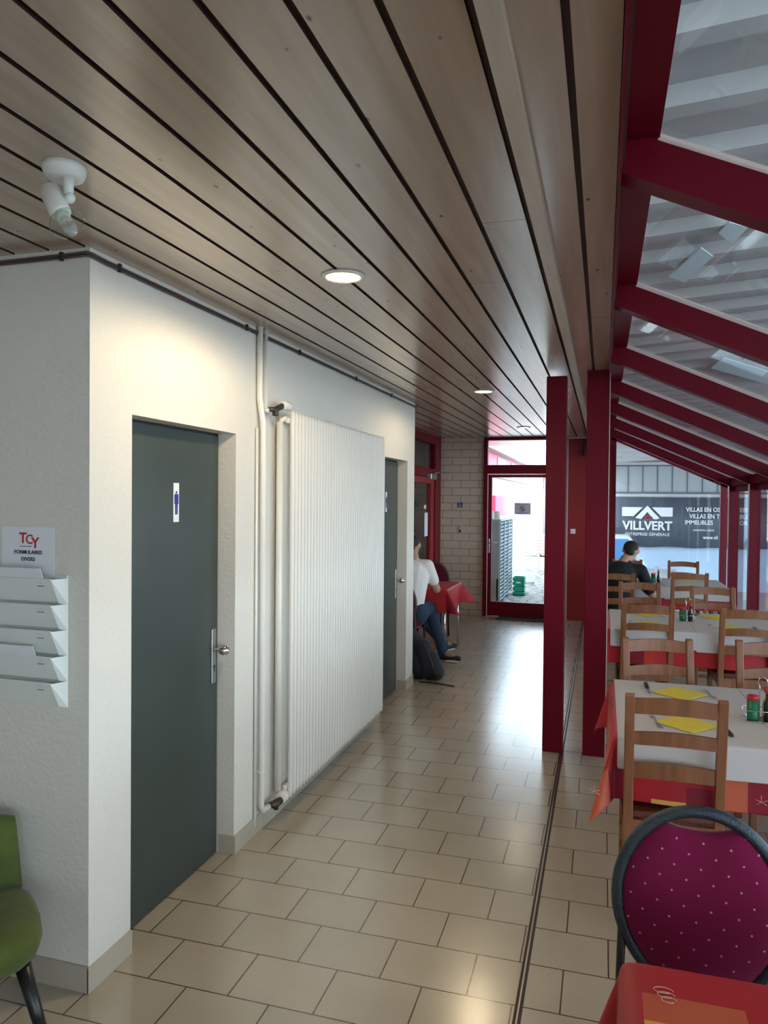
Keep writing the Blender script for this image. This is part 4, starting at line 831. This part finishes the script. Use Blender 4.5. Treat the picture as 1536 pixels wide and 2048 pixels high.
# green armchair
g = thing('armchair', 'green velvet chair with black tapered legs in front of the grey wall', 'chair', (-1.905, 1.735, 0), .90); g.scale = (1, 1, .81)
mb = MB(); n = 28; prof = [(0, .36), (.86, .355), (.97, .375), (1.0, .42), (.985, .46), (.9, .485), (.6, .492), (0, .495)]; vs = []
for k, z in prof:
    for i in range(n):
        a = 2*PI*i/n; cx_, sy = math.cos(a), math.sin(a); e = 3.2; rr = 1/((abs(cx_)**e+abs(sy)**e)**(1/e)); vs.append((.29*k*cx_*rr, .02+.25*k*sy*rr, z))
fs = [(r_*n+i, r_*n+(i+1) % n, (r_+1)*n+(i+1) % n, (r_+1)*n+i) for r_ in range(len(prof)-1) for i in range(n)]
mb._add(vs, fs, 0, True); mb.build('seat', M['green'], g)
mb = MB(); vs = []; nx, nz = 16, 14
for side in (0, 1):
    for j in range(nz+1):
        for i in range(nx+1):
            u = -1+2*i/nx; v = j/nz; x = .265*u*(1-.06*v); z = .47+.30*v-.02*(abs(u)**4)*(v > .9)
            th = .045*(1-abs(u)**6)*(1-abs(2*v-1)**8)+.012
            y = .215+.04*v-.05*u*u
            vs.append((x, y-(th if side == 0 else -th), z))
o_ = (nx+1)*(nz+1); fs = []
for s_ in (0, 1): fs += [tuple(s_*o_+q_ for q_ in (j*(nx+1)+i, j*(nx+1)+i+1, (j+1)*(nx+1)+i+1, (j+1)*(nx+1)+i)) for j in range(nz) for i in range(nx)]
ring = [i for i in range(nx+1)]+[j*(nx+1)+nx for j in range(1, nz+1)]+[nz*(nx+1)+i for i in range(nx-1, -1, -1)]+[j*(nx+1) for j in range(nz-1, 0, -1)]
fs += [(ring[i], ring[(i+1) % len(ring)], o_+ring[(i+1) % len(ring)], o_+ring[i]) for i in range(len(ring))]
mb._add(vs, fs, 0, True); mb.build('backrest', M['green'], g)
for sx in (-1, 1):
    for sy in (-1, 1):
        mb = MB(); mb.tube([(sx*.215, .02+sy*.16, .37), (sx*.285, .02+sy*.22, 0)], [.024, .014], 14); mb.build('leg', M['leg'], g)
# ------------------------------------------------------------------ people
def blob(name, caps, material, parent=None, vox=.008, smooth=4):
    """one continuous skin over tapered capsules [(p0, r0, p1, r1, flat)]: voxel remesh"""
    mb = MB()
    for cp in caps:
        p0, r0, p1, r1 = Vector(cp[0]), cp[1], Vector(cp[2]), cp[3]; sc = cp[4] if len(cp) > 4 else (1, 1, 1)
        d = p1-p0; L = max(d.length, 1e-4); q = d.to_track_quat('Z', 'Y').to_matrix() if d.length > 1e-4 else Matrix.Identity(3)
        n = 14; prof = []
        for k in range(6): a = -PI/2+k*PI/10; prof.append((r0*math.cos(a), r0*math.sin(a)))
        for k in range(6): a = k*PI/10; prof.append((r1*math.cos(a), L+r1*math.sin(a)))
        vs = []; ctr = (p0+p1)/2
        for r, z in prof:
            for k in range(n):
                a = 2*PI*k/n; v = q @ Vector((max(r, 1e-4)*math.cos(a), max(r, 1e-4)*math.sin(a), z)); off = v-(d/2); vs.append(ctr+Vector((off.x*sc[0], off.y*sc[1], off.z*sc[2])))
        m = len(prof); fs = [(i*n+k, i*n+(k+1) % n, (i+1)*n+(k+1) % n, (i+1)*n+k) for i in range(m-1) for k in range(n)]+[tuple(range(n-1, -1, -1)), tuple(range((m-1)*n, m*n))]
        mb._add(vs, fs, 0, True)
    o = mb.build(name, material, parent)
    r = o.modifiers.new('r', 'REMESH'); r.mode = 'VOXEL'; r.voxel_size = vox; r.use_smooth_shade = True
    s = o.modifiers.new('s', 'SMOOTH'); s.factor = .5; s.iterations = smooth
    bpy.context.view_layer.update(); dg = bpy.context.evaluated_depsgraph_get()
    me = bpy.data.meshes.new_from_object(o.evaluated_get(dg)); o.modifiers.clear(); o.data = me; me.name = name
    return o
def V(*a): return Vector(a)
def hand(wrist, fwd, side, up):   # palm + five curled fingers
    w, f, s, u = map(Vector, (wrist, fwd, side, up)); f.normalize(); s.normalize(); u.normalize(); c = []
    for k in range(4): b = w+f*.07+s*(.030-.020*k); c.append((w+s*(.018-.012*k), .015, b, .012))
    for k, L in enumerate((.036, .042, .039, .030)):
        b = w+f*.075+s*(.031-.0205*k); m = b+f*L-u*.006; e = m+f*L*.45-u*.022; c += [(b, .0095, m, .0085), (m, .0085, e, .0075)]
    t0 = w+f*.02+s*.022; t1 = t0+f*.03+s*.028-u*.008; c += [(t0, .014, t1, .011), (t1, .0105, t1+f*.028+s*.004-u*.006, .009)]
    return c
def head_caps(c, fw, up):   # c centre of the head, fw face direction
    f, u = Vector(fw).normalized(), Vector(up).normalized(); s = f.cross(u).normalized(); c = Vector(c)
    L = [(c-f*.018+u*.012, .083, c+f*.018+u*.02, .080), (c+f*.03-u*.03, .062, c+f*.04-u*.065, .045), (c+f*.05-u*.085, .028, c+f*.06-u*.08, .025), (c+f*.088+u*.0, .012, c+f*.103-u*.022, .013)]
    L += [(c+s*k*.03+f*.078+u*.012, .016, c+s*k*.035+f*.072+u*.012, .016) for k in (-1, 1)]
    L += [(c+s*k*.082-f*.005+u*.012, .014, c+s*k*.083-f*.002-u*.02, .009) for k in (-1, 1)]
    L += [(c+f*.092-u*.052-s*.014, .009, c+f*.092-u*.052+s*.014, .009)]
    return L
def person(label, cat_group, loc, pel, chest, neck, head, fw, up, sh, el, wr, hipr, kn_, an, toe, skin, tee, sleeve, hairm):
    p = thing('person', label, 'person', loc)
    O = Vector(loc); rel = lambda v: Vector(v)-O
    pel, chest, neck, head = map(rel, (pel, chest, neck, head)); sh, el, wr = [[rel(x) for x in l] for l in (sh, el, wr)]; kn_, an, toe = [[rel(x) for x in l] for l in (kn_, an, toe)]; hip = [pel+Vector((s*.09, .02, 0)) for s in (-1, 1)]
    body = [(pel, .12, chest, .13, (1.15, .85, 1)), (chest, .1, neck, .05), (neck-V(0, 0, .02), .056, head-Vector(up)*.03, .054)]+head_caps(head, fw, up)
    for i in (0, 1):
        body += [(chest.lerp(neck, .5), .06, sh[i], .055), (sh[i], .05, el[i], .041), (el[i], .042, el[i].lerp(wr[i], .3), .042), (el[i].lerp(wr[i], .3), .042, wr[i], .027)]
        f = (wr[i]-el[i]); body += hand(wr[i], f, (1, .2, 0) if i == 0 else (-1, .2, 0), (0, 0, 1))
        body += [(hip[i], .078, kn_[i], .058), (kn_[i], .056, an[i], .038), (an[i], .036, toe[i], .03)]
    blob('body', body, skin, p, .0075, 2)
    top = [(pel+V(0, -.01, .04), .142, chest+V(0, 0, 0), .152, (1.18, .86, 1)), (chest, .125, neck-V(0, 0, .055), .068, (1.1, .9, 1)), (sh[0], .068, sh[1], .068), (chest+V(0, -.03, -.02), .12, chest.lerp(pel, .5)+V(0, -.03, 0), .125, (1.25, .8, 1))]
    for i in (0, 1): top += [(sh[i], .068, sh[i].lerp(el[i], sleeve), .062)]
    blob('t_shirt', top, tee, p, .010, 4)
    leg = [(hip[0]-V(.02, .02, 0), .115, hip[1]+V(.02, -.02, 0), .115)]
    for i in (0, 1): leg += [(hip[i], .102, kn_[i], .073), (kn_[i], .072, an[i]+V(0, 0, .005), .052)]
    blob('trousers', leg, M['jeans'], p, .012, 4)
    for i in (0, 1):
        d = (toe[i]-an[i]); d.z = 0; d.normalize(); a = an[i]*1; a.z = .045-O.z; c = a+d*.17
        blob('shoe', [(a-d*.04, .045, a+d*.03, .046), (a, .042, c, .034, (1, 1, .9)), (a+V(0, 0, .03), .04, a+V(0, 0, .05), .04)], M['black'], p, .008, 3)
        blob('sole', [(a-d*.045-V(0, 0, .03), .014, c-V(0, 0, .03), .014), (a-d*.03-V(0, .02, .03), .014, c-d*.02-V(0, .02, .03), .014), (a-d*.03-V(0, -.02, .03), .014, c-d*.02-V(0, -.02, .03), .014)], M['white'], p, .007, 2)
    f, u = Vector(fw).normalized(), Vector(up).normalized()
    blob('hair', [(head-f*.030+u*.022, .083, head+f*.012+u*.034, .078), (head-f*.05-u*.02, .058, head-f*.045-u*.035, .052)], hairm, p, .006, 2)
    return p
# man in white at the red table in the passage (seen from behind, half hidden by the wall end)
person('man in a white t-shirt and jeans seated at the small red-covered table', None, (-1.9, 7.35, 0), (-1.90, 7.30, .55), (-1.88, 7.42, .93), (-1.885, 7.48, 1.11), (-1.915, 7.56, 1.215), (.1, .9, -.35), (0, .35, .95),
       [(-2.04, 7.44, 1.02), (-1.725, 7.44, 1.02)], [(-2.13, 7.55, .76), (-1.645, 7.52, .775)], [(-2.02, 7.82, .79), (-1.72, 7.80, .79)],
       None, [(-1.98, 7.74, .56), (-1.76, 7.72, .55)], [(-1.70, 8.16, .09), (-1.60, 7.66, .09)], [(-1.64, 8.25, .05), (-1.47, 7.64, .05)], M['skin2'], M['tee'], .62, M['hair'])
person('man in a black t-shirt seen from behind, bent over the third table', None, (.14, 8.4, 0), (.14, 8.42, .53), (.18, 8.50, .90), (.235, 8.56, 1.07), (.30, 8.63, 1.155), (.15, .8, -.55), (.15, .5, .85),
       [(.0, 8.50, .985), (.40, 8.52, .955)], [(-.09, 8.62, .72), (.52, 8.62, .69)], [(.06, 8.99, .785), (.36, 8.99, .785)],
       None, [(.02, 8.86, .55), (.30, 8.86, .55)], [(-.02, 8.90, .09), (.30, 8.95, .09)], [(-.02, 9.02, .05), (.31, 9.08, .05)], M['skin'], M['teeb'], .80, M['hair'])
# passage table, its chairs and the backpack
PT = 'small table in the passage'
t = thing('side_table', 'small metal-legged table under the red cloth in the passage', 'table', (-1.90, 8.17, 0)); w, d = .32, .42
w -= .009; d -= .009; mb = MB(); mb.box(-w, w, -d, d, .715, .738, bev=.004); mb.build('tabletop', M['dark_wood'], t)
for sx in (-1, 1):
    for sy in (-1, 1): mb = MB(); mb.tube([(sx*(w-.03), sy*(d-.04), .715), (sx*(w-.02), sy*(d-.03), 0)], .012, 10); mb.build('leg', M['chrome'], t)
c = drape('tablecloth', -2.22, -1.58, 7.75, 8.59, .742, (.06, .24, .24, .24), cloth_mat('cloth_9', patches(9, -2.3, -1.4, 7.6, 8.7)), corner=.62, seed=5); tag(c, 'red patchwork tablecloth with hanging corners on the '+PT, 'tablecloth', 'red patterned tablecloths')
a = make_round_chair('round-backed burgundy chair facing the camera behind the small red-covered table', M['burg'], M['rimb'], 1.03, 'round-backed burgundy chairs in the passage', False); a.location = (-2.04, 9.1, 0)
dup(a, (-1.96, 7.08, 0), PI, label='round-backed burgundy chair under the man in white')
bp = thing('backpack', 'black backpack slumped on the floor behind the end of the white wall', 'backpack', (-1.60, 6.82, 0))
blob('bag', [((-.06, .02, .12), .12, (-.08, .02, .33), .085, (1, .8, 1)), ((.05, -.01, .10), .10, (-.02, 0, .30), .09, (1, .8, 1)), ((.11, -.02, .09), .085, (.06, 0, .22), .07), ((-.14, .02, .1), .09, (-.15, .02, .38), .065), ((-.08, .02, .36), .06, (-.12, .02, .42), .05)], M['pack'], bp, .010, 3)
mb = MB(); mb.tube([(.0, -.09, .36), (.04, -.10, .30), (.09, -.12, .2), (.12, -.12, .08)], .012, 8); mb.build('zip_flap', M['black'], bp)
mb = MB(); mb.tube([(-.02, -.13, .008), (.08, -.13, .008), (.2, -.145, .006), (.32, -.19, .006)], .007, 6); mb.build('strap', M['black'], bp)
